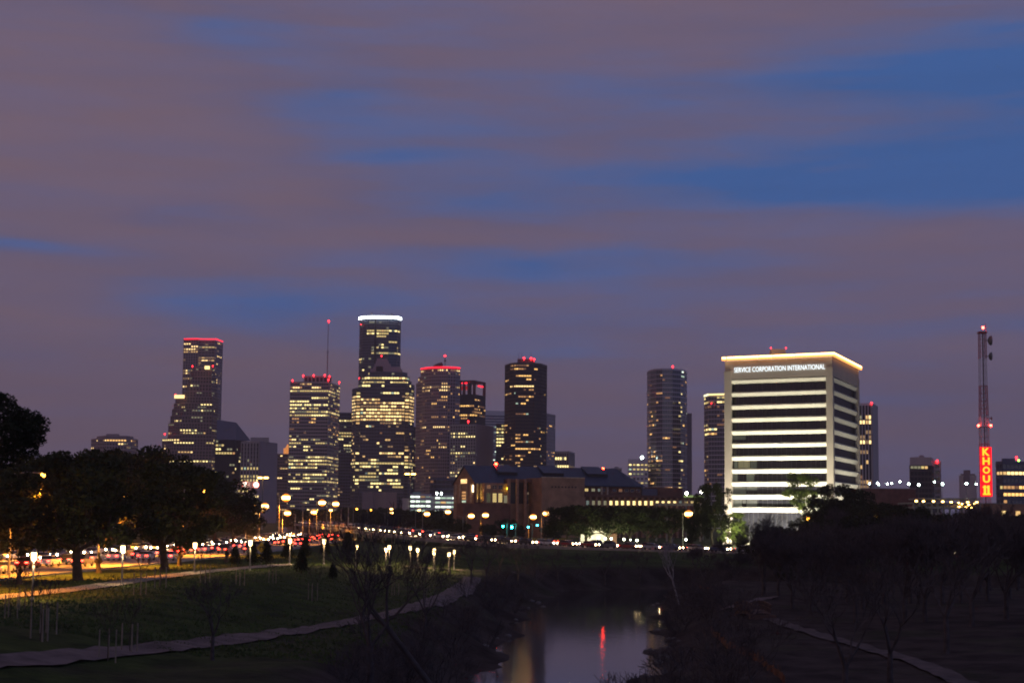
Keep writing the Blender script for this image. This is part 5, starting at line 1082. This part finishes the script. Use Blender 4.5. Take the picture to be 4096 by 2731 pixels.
def traffic(A, N, off, s0, s1, gap, rev, lab, grp, zf=None, jit=.35, ymin=0, ymax=9999, beam=0):
    cnt = 0
    seg = np.sqrt(((A[1:, :2] - A[:-1, :2]) ** 2).sum(1)); S = np.concatenate([[0], np.cumsum(seg)]); s_ = s0
    while s_ < min(s1, S[-1]):
        x = np.interp(s_, S, A[:, 0]); y = np.interp(s_, S, A[:, 1]); z = np.interp(s_, S, A[:, 2]); nx = np.interp(s_, S, N[:, 0]); ny = np.interp(s_, S, N[:, 1])
        px, py = x + nx * off, y + ny * off; tx, ty = -ny, nx
        if rev: tx, ty = -tx, -ty
        if ymin < py < ymax:
            cnt += 1
            ce = place(px, py, (z + .12) if zf is None else hgt(px, py) + .07, math.atan2(ty, tx), lab, grp)
            if beam and ce not in PR and cnt % 3 == 0 and py < 700:
                hb_ = bpy.data.objects.new('headlight_beam', BEAM); C.objects.link(hb_); hb_.parent = ce; hb_.location = (2.5, 0, .75); hb_.rotation_euler = Vector((1, 0, -.09)).to_track_quat('-Z', 'Y').to_euler()
        s_ += gap * (1 + rng.uniform(-jit, jit))
for off, gp in ((-11.4, 9), (-7.8, 26), (-4.0, 40)): traffic(A_A, A_N, off, 60, 620, gp, True, beam=1 if off < -11 else 0, lab='COL car with headlights on coming down the parkway past the oaks', grp='cars coming down the parkway', zf=1)
for off, gp in ((11.4, 70), (7.8, 45), (4.0, 11)): traffic(A_A, A_N, off, 60, 560, gp, False, 'COL car with red tail lights driving away along the parkway', 'cars driving away on the parkway', zf=1)
traffic(B_A, B_N, 4.2, 20, 2000, 6.2, False, beam=1, lab='COL car in the dense line of headlights on the viaduct', grp='cars streaming down the viaduct', jit=.15, ymin=330, ymax=900)
traffic(B_A, B_N, 1.2, 60, 2000, 8, False, 'COL car in the inner lane of headlights on the viaduct', 'cars in the inner viaduct lane', jit=.3, ymin=345, ymax=800)
traffic(B_A, B_N, -3.6, 20, 2000, 15, True, 'COL car with red tail lights on the far side of the viaduct', 'cars driving away on the viaduct', jit=.4, ymin=340, ymax=800)
for k in range(6):
    if not used_p[k]:
        for ch in list(PR[k].children): bpy.data.objects.remove(ch)
        bpy.data.objects.remove(PR[k])

# ------------------------------------------------------------------ vegetation
def leafmat(name, a, b):
    mt = mat(name, a, .8, col2=b, scale=.9, coord='Object', detail=2, spec=.15); return mt
L_oak = leafmat('oak_leaves', (.045, .052, .018), (.018, .023, .009)); L_pine = leafmat('pine_needles', (.032, .042, .016), (.014, .020, .009)); L_fresh = leafmat('light_leaves', (.13, .15, .035), (.06, .08, .02))
bark = mat('bark', (.07, .052, .04), .95, .3, 2, bump=.5); bark_g = mat('bare_branches', (.075, .060, .056), .95, .35, 1.5); bark_w = mat('pale_bark', (.34, .30, .28), .9, .3, 1)
def grow(mb, p, d, L, r, depth, rg, up=.12, spread=.6, kids=(2, 3), tips=None, shrink=.74, wig=.18, k=5, minr=.012, rs=.62):
    pts = [p]; q = p.copy(); n = 3
    for i in range(n):
        d = (d + Vector((rg.uniform(-wig, wig), rg.uniform(-wig, wig), rg.uniform(-wig, wig) + up * .4))).normalized(); q = q + d * (L / n); pts.append(q.copy())
    r1 = max(r * rs, minr); mb.tube(pts, [r + (r1 - r) * i / n for i in range(n + 1)], k if r > .05 else 3, cap=False)
    if depth <= 0:
        if tips is not None: tips.append(q.copy())
        return
    for j in range(rg.randint(*kids)):
        a = rg.uniform(0, 2 * math.pi); u = d.cross(Vector((0, 0, 1)) if abs(d.z) < .9 else Vector((1, 0, 0))).normalized(); v = d.cross(u); sp = rg.uniform(.6, 1.2) * spread
        nd = (d + (u * math.cos(a) + v * math.sin(a)) * sp + Vector((0, 0, up))).normalized(); st = pts[-1] if j == 0 or rg.random() < .6 else pts[rg.randint(1, n)]
        grow(mb, st, nd, L * shrink * rg.uniform(.8, 1.15), r1 * rg.uniform(.75, 1), depth - 1, rg, up, spread, kids, tips, shrink, wig, k, minr, rs)
def leaves(mb, c, rad, n, size, rg, flat=1.0):
    for _ in range(n):
        while True:
            v = Vector((rg.uniform(-1, 1), rg.uniform(-1, 1), rg.uniform(-1, 1)))
            if v.length < 1: break
        p = c + Vector((v.x * rad, v.y * rad, v.z * rad * flat)); a = Vector((rg.gauss(0, 1), rg.gauss(0, 1), rg.gauss(0, 1))).normalized(); b = a.cross(Vector((rg.gauss(0, 1), rg.gauss(0, 1), rg.gauss(0, 1)))).normalized(); s_ = size * rg.uniform(.6, 1.3)
        mb.face([p - a * s_, p + b * s_ * .55, p + a * s_, p - b * s_ * .55])
def oak_proto(seed, H=15, Rr=9.0, n=46, trunk=3.2, leaf=.30, cl=1.9, per=210, lm=None, name='oak_tree', zlo=.28, bm=None):
    rg = random.Random(seed); e = empty(name, (0, 0, 0), '', 'tree'); mb = MB(); tips = []
    tt = Vector((rg.uniform(-.4, .4), rg.uniform(-.4, .4), trunk)); mb.tube([Vector((0, 0, -.6)), Vector((0, 0, .2)), tt * .55, tt], [.75, .52, .42, .40], 9, cap=False)
    for i in range(6):
        a = i * math.pi / 3 + rg.uniform(-.4, .4); grow(mb, tt, Vector((math.cos(a), math.sin(a), rg.uniform(.5, 1.1))).normalized(), Rr * .36, .26, 3, rg, .10, .5, (2, 2), tips)
    mb.build('trunk', bm or bark, e); cr = MB()
    for i in range(n):
        t = rg.random(); a = rg.uniform(0, 2 * math.pi); zz = H * (zlo + (1 - zlo) * (1 - (1 - t) ** 1.0)); prof = math.sin(math.pi * min(1, .18 + .82 * (1 - ((zz / H - zlo) / (1 - zlo))))) ** .6 if zz / H > zlo + .35 else .95
        rr = Rr * prof * math.sqrt(rg.uniform(.15, 1)) - cl * .6; c = Vector((rr * math.cos(a), rr * math.sin(a), min(zz, H - cl * .8))); s_ = rg.uniform(.55, 1.25)
        leaves(cr, c, cl * s_, int(per * s_ * s_), leaf, rg, .7)
    for t_ in tips[::2]: leaves(cr, t_, cl * .6, per // 5, leaf, rg, .7)
    cr.build('crown', lm or L_oak, e); return e
def bare_proto(seed, H=10, depth=5, name='bare_tree', spread=.55, up=.14, kids=(2, 3), m_=None, lean=0, r=.22, trunk=.28):
    rg = random.Random(seed); e = empty(name, (0, 0, 0), '', 'tree'); mb = MB(); tt = Vector((lean * H * trunk, 0, H * trunk)); mb.tube([Vector((0, 0, -.5)), Vector((0, 0, .1)), tt * .5 + Vector((.08, 0, 0)), tt], [r * 1.5, r * 1.1, r * .95, r * .85], 8, cap=False); tr = mb.build('trunk', m_ or bark_g, e); mb = MB()
    for i in range(3 if kids[1] < 4 else 4):
        a = i * 2.1 + rg.uniform(-.5, .5); grow(mb, tt, Vector((math.cos(a) * .6 + lean, math.sin(a) * .6, 1)).normalized(), H * .2, r * .6, depth, rg, up, spread, kids, None, .76, .16, 5, .016)
    mb.build('branches', m_ or bark_g, e); return e
def put(proto, flag, loc, s_, rz, label, grp, sz=None):
    e = proto if not flag.get(proto.name) else copy_tree(proto); flag[proto.name] = True
    e.location = loc; e.scale = (s_, s_, sz or s_); e.rotation_euler = (0, 0, rz); tag(e, label, 'tree', grp); return e
fl = {}
def height_at(px, base, top, Y=None):
    g = gnd(px, base); 
    if Y: g = Vector((at(px, base, Y).x, Y, 0)); g.z = hgt(g.x, g.y)
    return g, at(px, top, g.y).z - g.z
OAK = [oak_proto(i + 1) for i in range(3)]
LOAK = [oak_proto(11 + i, H=10, Rr=7.5, n=40, trunk=2.4, leaf=.26, cl=1.6, per=190, name='live_oak', zlo=.36, lm=L_oak) for i in range(2)]
oaks = [(310, 2318, 1800, None, 'big evergreen oak with the thick forked trunk left of the second park lamp'), (660, 2278, 1862, None, 'big evergreen oak whose trunk leans right of the second park lamp'),
        (60, 2200, 1860, 265, 'oak across the parkway at the left frame edge'), (190, 2200, 1812, 300, 'tall oak crown across the parkway behind the forked oak'), (430, 2190, 1782, 330, 'highest oak crown, in front of the eight-sided office block'), (520, 2190, 1800, 345, 'oak crown right behind the highest one at left'), (600, 2190, 1850, 360, 'oak crown between the highest crown and the stepped tower'), (760, 2180, 1865, 380, 'oak crown at the foot of the stepped tower'), (860, 2180, 1905, 400, 'oak at the right end of the dark crown line'), (930, 2180, 1985, 420, 'lower oak trailing off at the right end of the grove'), (320, 2190, 1830, 420, 'oak filling the gap behind the forked oak'), (700, 2180, 1880, 470, 'rear oak beneath the stepped tower'), (-60, 2300, 1850, 215, 'oak cut by the left frame edge'), (950, 2150, 2040, 520, 'small oak behind the leftmost orange lamps'), (120, 2200, 1850, 380, 'rear oak behind the left grove'), (840, 2190, 1950, 500, 'rear oak beside the black slanted-roof tower')]
for i, (px, b, tp, Y, lab) in enumerate(oaks):
    g, H = height_at(px, b, tp, Y); put(OAK[i % 3], fl, g, max(H / 15, .5) * (1.22 if i < 2 else 1.15), i * 1.7, lab, 'evergreen oaks along the parkway', sz=H / 15)
# tall pine at the left edge
rg = random.Random(77); e = empty('pine_tree', (at(-70, 1700, 125).x, 125, 0), 'tall pine reaching in from the left frame edge above the oaks', 'tree'); e.location.z = hgt(e.location.x, 125); z0 = e.location.z
mb = MB(); mb.tube([(0, 0, -.5), (.1, 0, 6), (.2, 0, 12), (.3, 0, 17)], [.35, .28, .2, .08], 8); tr = MB(); cr = MB()
for i, (px, py) in enumerate(((10, 1610), (40, 1650), (60, 1700), (120, 1680), (148, 1700), (30, 1730), (90, 1740), (135, 1750), (60, 1780), (10, 1780), (120, 1720), (-30, 1600), (-60, 1640), (-100, 1680), (-90, 1750), (20, 1830), (-40, 1820), (70, 1660), (20, 1690), (100, 1790))):
    q = at(px, py, 125 + rg.uniform(-2, 2)) - e.location; mb.tube([Vector((.2, 0, max(6, q.z - 3.5))), Vector((q.x * .5, q.y * .5, q.z - 1.3)), q], [.09, .06, .03], 4); leaves(cr, q, 1.05, 480, .13, rg, .75)
    for j in range(6): mb.tube([Vector((q.x * .7, q.y * .7, q.z - .9)), q + Vector((rg.uniform(-1, 1), rg.uniform(-1, 1), rg.uniform(-.7, .6)))], [.03, .012], 3)
mb.build('trunk', bark, e); cr.build('crown', L_pine, e)
# distant tree belt
BELT = [oak_proto(31 + i, H=9, Rr=6.5, n=24, trunk=1.6, leaf=.42, cl=1.7, per=110, name='broadleaf_tree', zlo=.18) for i in range(2)]
belt = [(1180 + i * 37, 2062 + (i % 3) * 5 - (8 if 4 < i < 12 else 0), 800 + (i * 53) % 120) for i in range(17)]
wh = ['under the bright wide tower', 'under the tallest tower', 'under the curved brown tower']
for i, (px, tp, Y) in enumerate(belt):
    g, H = height_at(px, 2100, tp - 28, Y); put(BELT[i % 2], fl, g, 1.35, i * 2.3, 'dark tree in the far belt %s' % wh[0 if px < 1380 else (1 if px < 1600 else 2)], 'far belt of dark trees below the towers %s' % (0 if px < 1380 else (1 if px < 1600 else 2)), sz=max(H, 6) / 9)
mids = [(1795, 2068, 620, 'small tree lit orange by the lamp beside the brick gable'), (1850, 2090, 560, 'dark low tree left of the brick plinth'), (1960, 2095, 590, 'dark tree before the brick plinth'), (2030, 2072, 580, 'rounded dark tree before the piered wall'), (2060, 2100, 560, 'dark shrubby tree behind the traffic lights'), (1720, 2075, 650, 'dark tree under the parking garages'), (2215, 2095, 540, 'dark tree left of the live oak group')]
for i, (px, tp, Y, lab) in enumerate(mids): g, H = height_at(px, 2130, tp, Y); put(BELT[i % 2], fl, g, max(H, 3.5) / 9 * 1.1, i * 1.3, lab, 'trees before the brick building', sz=max(H, 3.5) / 9)
lo_ = [(2270, 2022, 450, 'leftmost live oak of the group lit from below'), (2345, 2018, 445, 'second live oak of the group in front of the lit wall'), (2430, 2020, 440, 'live oak in the middle of the group over the garden lights'), (2520, 2022, 450, 'live oak over the right garden lights'), (2590, 2020, 455, 'dark live oak below the lit arcade'), (2680, 2030, 460, 'dark live oak left of the lone orange lamp')]
for i, (px, tp, Y, lab) in enumerate(lo_): g, H = height_at(px, 2160, tp, Y); put(LOAK[i % 2], fl, g, H / 10 * .85, i * 2.1, lab, 'live oaks before the lit hall', sz=H / 10)
sc_ = [(2850, 1928, 455, 1.0, 'dark evergreen tree hiding the left foot of the cream office'), (2810, 2010, 440, .8, 'lower dark tree left of the cream office'), (2770, 2060, 430, .7, 'small dark tree right of the lone orange lamp'), (2760, 2120, 425, .6, 'dark bushy tree beside the street')]
for i, (px, tp, Y, w_, lab) in enumerate(sc_): g, H = height_at(px, 2170, tp, Y); put(OAK[i % 3], fl, g, H / 15 * w_ * .55, i * 2.9, lab, 'evergreen trees left of the cream office', sz=H / 15)
FRESH = oak_proto(51, H=9, Rr=4.6, n=26, trunk=1.6, leaf=.24, cl=1.35, per=200, lm=L_fresh, name='floodlit_tree', zlo=.15)
for i, (px, tp, Y, lab) in enumerate(((2935, 2045, 478, 'bright yellow-green floodlit tree at the foot of the cream office'), (2965, 2175, 440, 'small green floodlit bush by the street below the cream office'))):
    g, H = height_at(px, 2175, tp, Y); put(FRESH, fl, g, max(H, 4) / 9, i, lab, 'floodlit greenery')
g, H = height_at(3215, 2170, 1882, 452); TALL = oak_proto(61, H=19, Rr=5.2, n=24, trunk=8, leaf=.30, cl=1.5, per=120, lm=L_fresh, name='slender_tree', zlo=.5, bm=bark_w)
put(TALL, fl, g, 1, .3, 'slender green tree with thin trunks standing in front of the cream office', 'slender', sz=H / 19); TALL['group'] = ''; del TALL['group']
rt = [(3350, 1932, 430), (3400, 1950, 425), (3320, 1990, 400), (3440, 1990, 400), (3180, 2085, 380), (3120, 2105, 385), (3060, 2138, 360), (3240, 2060, 370), (3500, 2010, 380), (3560, 2010, 370), (3620, 2025, 360), (3700, 2040, 350), (3000, 2165, 345), (3790, 2050, 350), (3900, 2060, 345), (4000, 2060, 345), (4080, 2055, 345), (3300, 2080, 330), (3420, 2060, 330), (3180, 2120, 320)]
rl_ = ['spreading dark tree at the right corner of the cream office', 'dark tree right of the spreading one by the cream office'] + ['dark evergreen in the thicket %s' % s for s in ('below the cream corner pier', 'right of the corner tree', 'before the cream office centre', 'left of the slender tree', 'above the street end', 'under the slender tree', 'below the striped tower', 'before the brown low building', 'right of the brown low building', 'under the dark office block', 'at the right end of the street', 'under the amber garage lights', 'under the red sign', 'right of the red sign', 'at the right frame edge', 'below the dim orange lamp', 'near the right dim orange lamp', 'low before the cream office')]
for i, (px, tp, Y) in enumerate(rt): g, H = height_at(px, 2200, tp, Y); put(OAK[i % 3], fl, g, max(H, 5) / 15 * (1.0 if i > 1 else .8), i * 1.9, rl_[i], 'dark evergreens right of the bayou', sz=max(H, 5) / 15)
# bare trees
THIN = [bare_proto(500 + i, H=11, depth=6, kids=(2, 3), spread=.72, trunk=.25) for i in range(3)]
BARE = [bare_proto(100 + i, H=11, depth=6, kids=(2, 4), spread=.62, trunk=.2) for i in range(4)]
SYC = bare_proto(140, H=13, depth=5, name='sycamore', m_=bark_w, lean=-.25, r=.20, trunk=.4, spread=.4)
bt = []
rg = random.Random(5)
for row, (Y, n, x0, x1) in enumerate(((330, 14, 2720, 4150), (290, 15, 2850, 4180), (245, 14, 2980, 4200), (205, 11, 3100, 4200), (172, 6, 3380, 4180))):
    for i in range(n):
        px = x0 + (x1 - x0) * (i + rg.uniform(.1, .9)) / n; bt.append((px, Y + rg.uniform(-14, 14), rg.uniform(.8, 1.15), row))
rown = ['farthest row', 'fourth row', 'middle row', 'second row', 'nearest row']
for i, (px, Y, s_, row) in enumerate(bt):
    x = at(px, 2200, Y).x; z = hgt(x, Y)
    if px < 3120 and row < 2: s_ *= .5
    if z < -5.3: continue
    put(BARE[i % 4], fl, (x, Y, z), s_ * (1.0 if row > 1 else 1.05), i * 2.4, 'leafless twiggy tree in the %s of the thicket right of the water' % rown[row], 'bare trees right of the bayou, %s' % rown[row])
single = [(3785, 2610, 2060, 'wide bare tree with a forked trunk standing by the reddish ground at right'), (1885, 2335, 2120, 'bare tree where the lower path bends out of sight'), (1945, 2350, 2105, 'slender bare tree right of the path bend'), (2075, 2340, 2150, 'bare tree on the point of the left bank'), (1800, 2300, 2160, 'thin bare tree behind the far park lamps'), (2230, 2330, 2180, 'bare tree at the head of the water'), (2420, 2335, 2190, 'bare tree on the far bank over the water'), (2560, 2345, 2170, 'bare tree left of the pale sycamore'), (2000, 2300, 2150, 'bare tree behind the point of the left bank'), (2330, 2300, 2200, 'small bare tree over the far bank'), (2820, 2380, 2150, 'bare tree above the little footbridge'), (2140, 2300, 2165, 'bare tree on the slope above the head of the water'), (2480, 2300, 2200, 'bare tree under the live oaks across the water')]
for i, (px, b, tp, lab) in enumerate(single): g, H = height_at(px, b, tp); put(THIN[i % 3], fl, g, H / 11, i * 1.1 + .4, lab, 'single bare trees')
g, H = height_at(2715, 2420, 2170); put(SYC, fl, g, H / 13, .0, 'pale-barked sycamore leaning left over the right bank', 's'); del SYC['group']
LEAN = bare_proto(150, H=12, depth=5, name='leaning_tree', lean=-.75, r=.2, trunk=.45, spread=.5)
x = at(1980, 2700, 118).x; put(LEAN, fl, (x - 3, 116, hgt(x - 3, 116)), 1.05, .2, 'bare tree leaning left across the lower path in the foreground', 's'); del LEAN['group']
for i, (px, Y, s_, lab) in enumerate(((1480, 112, .95, 'bare foreground tree spreading below the lower path'), (850, 108, .55, 'small bare foreground tree beside the lower path, left of the spreading one'), (3380, 95, .85, 'dark crooked bare tree filling the lower right foreground'), (3000, 100, .5, 'small bare tree left of the crooked foreground one'), (3560, 105, .9, 'bare tree beside the crooked foreground one at lower right'), (1700, 150, .75, 'bare tree between the lower path and the water'))):
    x = at(px, 2600, Y).x; put(THIN[i % 3], fl, (x, Y, hgt(x, Y)), s_, i * 2, lab, 'bare foreground trees')
# shrubs
def shrub_proto(seed, m_):
    rg = random.Random(seed); e = empty('bare_shrub', (0, 0, 0), '', 'shrub'); mb = MB()
    for i in range(9): a = rg.uniform(0, 6.28); grow(mb, Vector((.2 * math.cos(a), .2 * math.sin(a), -.1)), Vector((math.cos(a) * .6, math.sin(a) * .6, 1)).normalized(), .9, .03, 3, rg, .05, .6, (2, 3), None, .75, .25, 3, .012)
    mb.build('branches', m_, e); return e
SH = [shrub_proto(i + 200, bark_g) for i in range(3)]; rg = random.Random(9); n = 0
for t_ in range(900):
    if n >= 110: break
    Y = rg.uniform(100, 345); X = at(rg.uniform(900, 2950), 2400, Y).x; z = hgt(X, Y)
    if -5.7 < z < -2.6:
        side = 'left bank' if X < np.interp(Y, [c[1] for c in CH[:6]], [c[0] for c in CH[:6]]) else 'right bank'
        if Y > 290: side = 'far bank'
        e = put(SH[n % 3], fl, (X, Y, z), rg.uniform(.7, 1.7), rg.uniform(0, 6), 'low leafless shrub in the undergrowth on the %s of the bayou' % side, 'bare shrubs on the %s' % side); e['category'] = 'shrub'; n += 1
# conifers and saplings on the slope
def conifer(seed):
    rg = random.Random(seed); e = empty('young_conifer', (0, 0, 0), '', 'tree'); mb = MB(); mb.tube([(0, 0, -.2), (0, 0, 3.6)], [.08, .03], 6); mb.build('trunk', bark, e); cr = MB()
    for i in range(16): z = .7 + i * .19; leaves(cr, Vector((0, 0, z)), .18 + .95 * (1 - i / 16) ** .8, 130, .12, rg, .35)
    cr.build('crown', L_pine, e); return e
CO = conifer(3)
for i, (px, b, tp, lab) in enumerate(((1330, 2318, 2250, 'young dark conifer alone on the slope below the park lamps'), (1205, 2295, 2195, 'young conifer left of the lone one, beside the path end'), (1010, 2262, 2165, 'bushy young conifer behind the yellow sign'), (1065, 2262, 2160, 'young conifer right of the yellow sign, before the red tail lights'), (1150, 2240, 2150, 'young conifer near the path-end lamp'), (1220, 2235, 2145, 'young conifer before the red tail lights'), (1300, 2225, 2140, 'young conifer left of the open slope lamp'), (1390, 2220, 2125, 'rear young conifer behind the open slope lamp'), (940, 2262, 2180, 'small conifer left of the yellow sign'))):
    g, H = height_at(px, b, tp); put(CO, fl, g, max(H, 1.5) / 3.7 * 1.1, i, lab, 'young conifers on the slope', sz=max(H, 1.5) / 3.7)
SM = [bare_proto(300 + i, H=3.6, depth=3, name='sapling', m_=bark, r=.03, kids=(2, 3), trunk=.4) for i in range(2)]
SMF = oak_proto(71, H=3.6, Rr=1.3, n=9, trunk=1.5, leaf=.13, cl=.62, per=90, name='young_street_tree', zlo=.42)
SMF.children[0].scale = (.25, .25, 1)
for i, (px, b, tp, lab) in enumerate(((78, 2335, 2250, 'small leafy tree by the parkway left of the nearest lamp'), (395, 2290, 2205, 'small leafy tree between the forked oak and second lamp'), (718, 2262, 2190, 'small leafy tree left of the third park lamp'), (-10, 2300, 2235, 'small leafy tree cut by the left frame edge'), (905, 2248, 2185, 'small leafy tree right of the third park lamp'))): g, H = height_at(px, b, tp); put(SMF, fl, g, H / 3.6, i, lab, 'small leafy trees by the parkway')
stake = mat('timber_stake', (.30, .24, .17), .9)
rg = random.Random(21); places = [(40, 2470), (160, 2560), (190, 2530), (520, 2610), (100, 2440), (560, 2380), (640, 2350), (820, 2330), (430, 2640), (960, 2340), (1090, 2330), (1250, 2400), (1480, 2350), (1580, 2380), (1700, 2330)]
for i, (px, b) in enumerate(places):
    g = gnd(px, b); reg = 'near the left edge' if px < 300 else ('left of centre' if px < 800 else 'below the lamp row'); e = put(SM[i % 2], fl, g, rg.uniform(.8, 1.2), i, 'staked leafless sapling on the grass slope %s' % reg, 'staked saplings %s' % reg); 
    if i < 2:
        for a in (0, 2.1, 4.2):
            mb = MB(); mb.bar((.55 * math.cos(a), .55 * math.sin(a), -.2), (.55 * math.cos(a), .55 * math.sin(a), 1.8), .07); mb.build('stake', stake, e)
# grass tufts over the slope: uncountable
gb = MB(); rg = random.Random(3)
for _ in range(26000):
    px = rg.uniform(-60, 1900); Y = 110 + 230 * rg.random() ** 1.3; X = at(px, 2300, Y).x
    if X < -46 and Y > 120: 
        if rg.random() < .9: continue
    if X < -53: continue
    gb.v.append((X, Y, 0)); 
XY = np.array([(v[0], v[1]) for v in gb.v]); ZZ = height_np(XY[:, 0], XY[:, 1]); gb = MB()
for (X, Y), z in zip(XY, ZZ):
    if z < -2.6: continue
    for k in range(2):
        a = rg.uniform(0, 3.14); w_ = rg.uniform(.05, .12); h = rg.uniform(.08, .2); dx, dy = math.cos(a) * w_, math.sin(a) * w_; gb.face([(X - dx, Y - dy, z - .02), (X + dx, Y + dy, z - .02), (X + rg.uniform(-.05, .05), Y, z + h)])
tag(gb.build('grass', mat('grass_blades', (.07, .10, .025), .9, .4, .3)), 'short tufted grass on the park slope', 'grass', kind='stuff')
# little footbridge, erosion fence
a, b = gnd(2935, 2452), gnd(3040, 2462); e = empty('footbridge', (a + b) / 2, 'small arched timber footbridge over a gully right of the bayou', 'footbridge'); tm = mat('weathered_timber', (.11, .065, .045), .85, .3, 2); c = e.location
br_a, br_b = at(2972, 2405, 191), at(3050, 2450, 184); br_a.z = hgt(br_a.x, br_a.y) + .5; br_b.z = hgt(br_b.x, br_b.y) + .5; e.location = (br_a + br_b) / 2; c = e.location; dv = (br_b - br_a); nv = Vector((dv.y, -dv.x, 0)).normalized(); K = 14
def arch(t, lift): return br_a + dv * t + Vector((0, 0, math.sin(math.pi * t) * .35 + lift)) - c
mb = MB()
for i in range(K): p, q = arch(i / K, 0), arch((i + 1) / K, 0); mb.face([p - nv, q - nv, q + nv, p + nv]); mb.face([p - nv - Vector((0, 0, .15)), p + nv - Vector((0, 0, .15)), q + nv - Vector((0, 0, .15)), q - nv - Vector((0, 0, .15))])
mb.build('deck', tm, e)
for s_ in (-1, 1):
    mb = MB()
    for i in range(K): p, q = arch(i / K, .9) + nv * s_, arch((i + 1) / K, .9) + nv * s_; mb.bar(p, q, .14); mb.bar(p - Vector((0, 0, .45)), q - Vector((0, 0, .45)), .10); mb.bar(p - Vector((0, 0, 1.2)), q - Vector((0, 0, 1.2)), .14, .3); mb.bar(p, p - Vector((0, 0, 1.15)), .10)
    mb.build('railing', tm, e)
for t_ in (0, 1):
    mb = MB(); p = arch(t_, 0); mb.box(p.x - 1.4, p.x + 1.4, p.y - .5, p.y + .5, p.z - 1.4, p.z - .1); mb.build('abutment', tm, e)
def silt(name, pts, label, m_):
    P = [gnd(*p) for p in pts]; D_ = []
    for u, v in zip(P[:-1], P[1:]):
        n_ = max(1, int((v - u).length / .8))
        for k in range(n_): q = u.lerp(v, k / n_); D_.append((q.x + rng.uniform(-.1, .1), q.y, hgt(q.x, q.y)))
    e = empty(name, D_[0], label, 'fence'); mb = MB(); ps = MB(); o = Vector(D_[0])
    for i, (u, v) in enumerate(zip(D_[:-1], D_[1:])):
        u, v = Vector(u) - o, Vector(v) - o; h0, h1 = .55 + .1 * math.sin(i * 1.7), .55 + .1 * math.sin((i + 1) * 1.7)
        mb.face([u, v, v + Vector((0, 0, h1)), u + Vector((0, 0, h0))])
        if i % 3 == 0: ps.bar(u - Vector((0, .05, .2)), u + Vector((0, -.05, .85)), .07)
    mb.build('fabric', m_, e); ps.build('post', tm, e)['kind'] = 'stuff'
og = mat('orange_mesh', (.16, .06, .025), .8, .5, 1.5)
silt('erosion_fence', [(2842, 2512), (2862, 2548), (2900, 2580), (2960, 2612), (3010, 2625), (3060, 2668), (3110, 2705), (3140, 2740)], 'knee-high orange mesh fence winding along the right bank', og)
silt('erosion_fence', [(2780, 2345), (2800, 2352), (2830, 2358), (2850, 2358)], 'short piece of orange mesh fence on the far right bank', og)
P0 = [gnd(3830, 2640), gnd(4200, 2700)]
0 and silt('barrier_fence', [(3640, 2585), (3780, 2600), (3900, 2650), (4150, 2700)], 'low red plastic barrier fence by the forked bare tree at right', mat('red_mesh', (.12, .018, .014), .8, .4, 1))
# rocks by the water
RK = None
def rock(seed):
    rg = random.Random(seed); mb = MB(); mb.sphere((0, 0, 0), .5, 8, 6, .6); mb.v = [(x * rg.uniform(.8, 1.2), y * rg.uniform(.8, 1.2), z * rg.uniform(.8, 1.2)) for x, y, z in mb.v]; return mb.mesh('rock', mat('rock', (.12, .11, .10), .9, .3, 2))
rms = [rock(i) for i in range(3)]; rg = random.Random(4); n = 0
for _ in range(600):
    if n > 34: break
    Y = rg.uniform(125, 280); X = at(rg.uniform(1850, 2750), 2400, Y).x; z = hgt(X, Y)
    if -6.2 < z < -5.6:
        o = bpy.data.objects.new('rock', rms[n % 3]); C.objects.link(o); o.location = (X, Y, z); s_ = rg.uniform(.4, 1.2); o.scale = (s_, s_, s_); sd = 'left' if X < np.interp(Y, [c[1] for c in CH[:6]], [c[0] for c in CH[:6]]) else 'right'; tag(o, 'dark rock at the waterline on the %s bank' % sd, 'rock', 'rocks along the %s waterline' % sd); n += 1
for px, Y, e_ in ((2960, 468, 9000), (3215, 441, 9000), (3240, 446, 5000), (2850, 446, 1200)):  # added point lights with no fixture, brightening trees the floods miss
    p = at(px, 2160, Y); L_ = bpy.data.lights.new('tree_fill_light', 'POINT'); L_.energy = e_; L_.color = (.95, 1, .62); L_.shadow_soft_size = .2
    lo = bpy.data.objects.new('tree_fill_light', L_); C.objects.link(lo); lo.location = (p.x, Y, 2.0)
for px, e_ in ((2330, 700), (2420, 1600), (2500, 1200), (2560, 500)):
    p = at(px, 2160, 436); L_ = bpy.data.lights.new('oak_uplight', 'POINT'); L_.energy = e_; L_.color = (.95, 1, .55); L_.shadow_soft_size = .2
    lo = bpy.data.objects.new('oak_uplight', L_); C.objects.link(lo); lo.location = (p.x, 436, 1.2)
for o in bpy.data.objects:
    if not o.parent and 'label' in o.keys() and len(o['label'].split()) > 16: print('LONG', o['label'])

# ------------------------------------------------------------------ haze
hb = MB(); hb.box(-5100, 5100, -450, 5100, -9, 380)
def haze():
    mt = bpy.data.materials.new('haze'); mt.use_nodes = True; N = mt.node_tree.nodes; N.clear(); o = N.new('ShaderNodeOutputMaterial'); v = N.new('ShaderNodeVolumePrincipled')
    v.inputs['Color'].default_value = (1, .87, .85, 1); v.inputs['Density'].default_value = 0.00010; v.inputs['Anisotropy'].default_value = .2
    mt.node_tree.links.new(v.outputs[0], o.inputs['Volume']); return mt
tag(hb.build('haze', haze()), kind='stuff')
scene.cycles.volume_bounces = 0
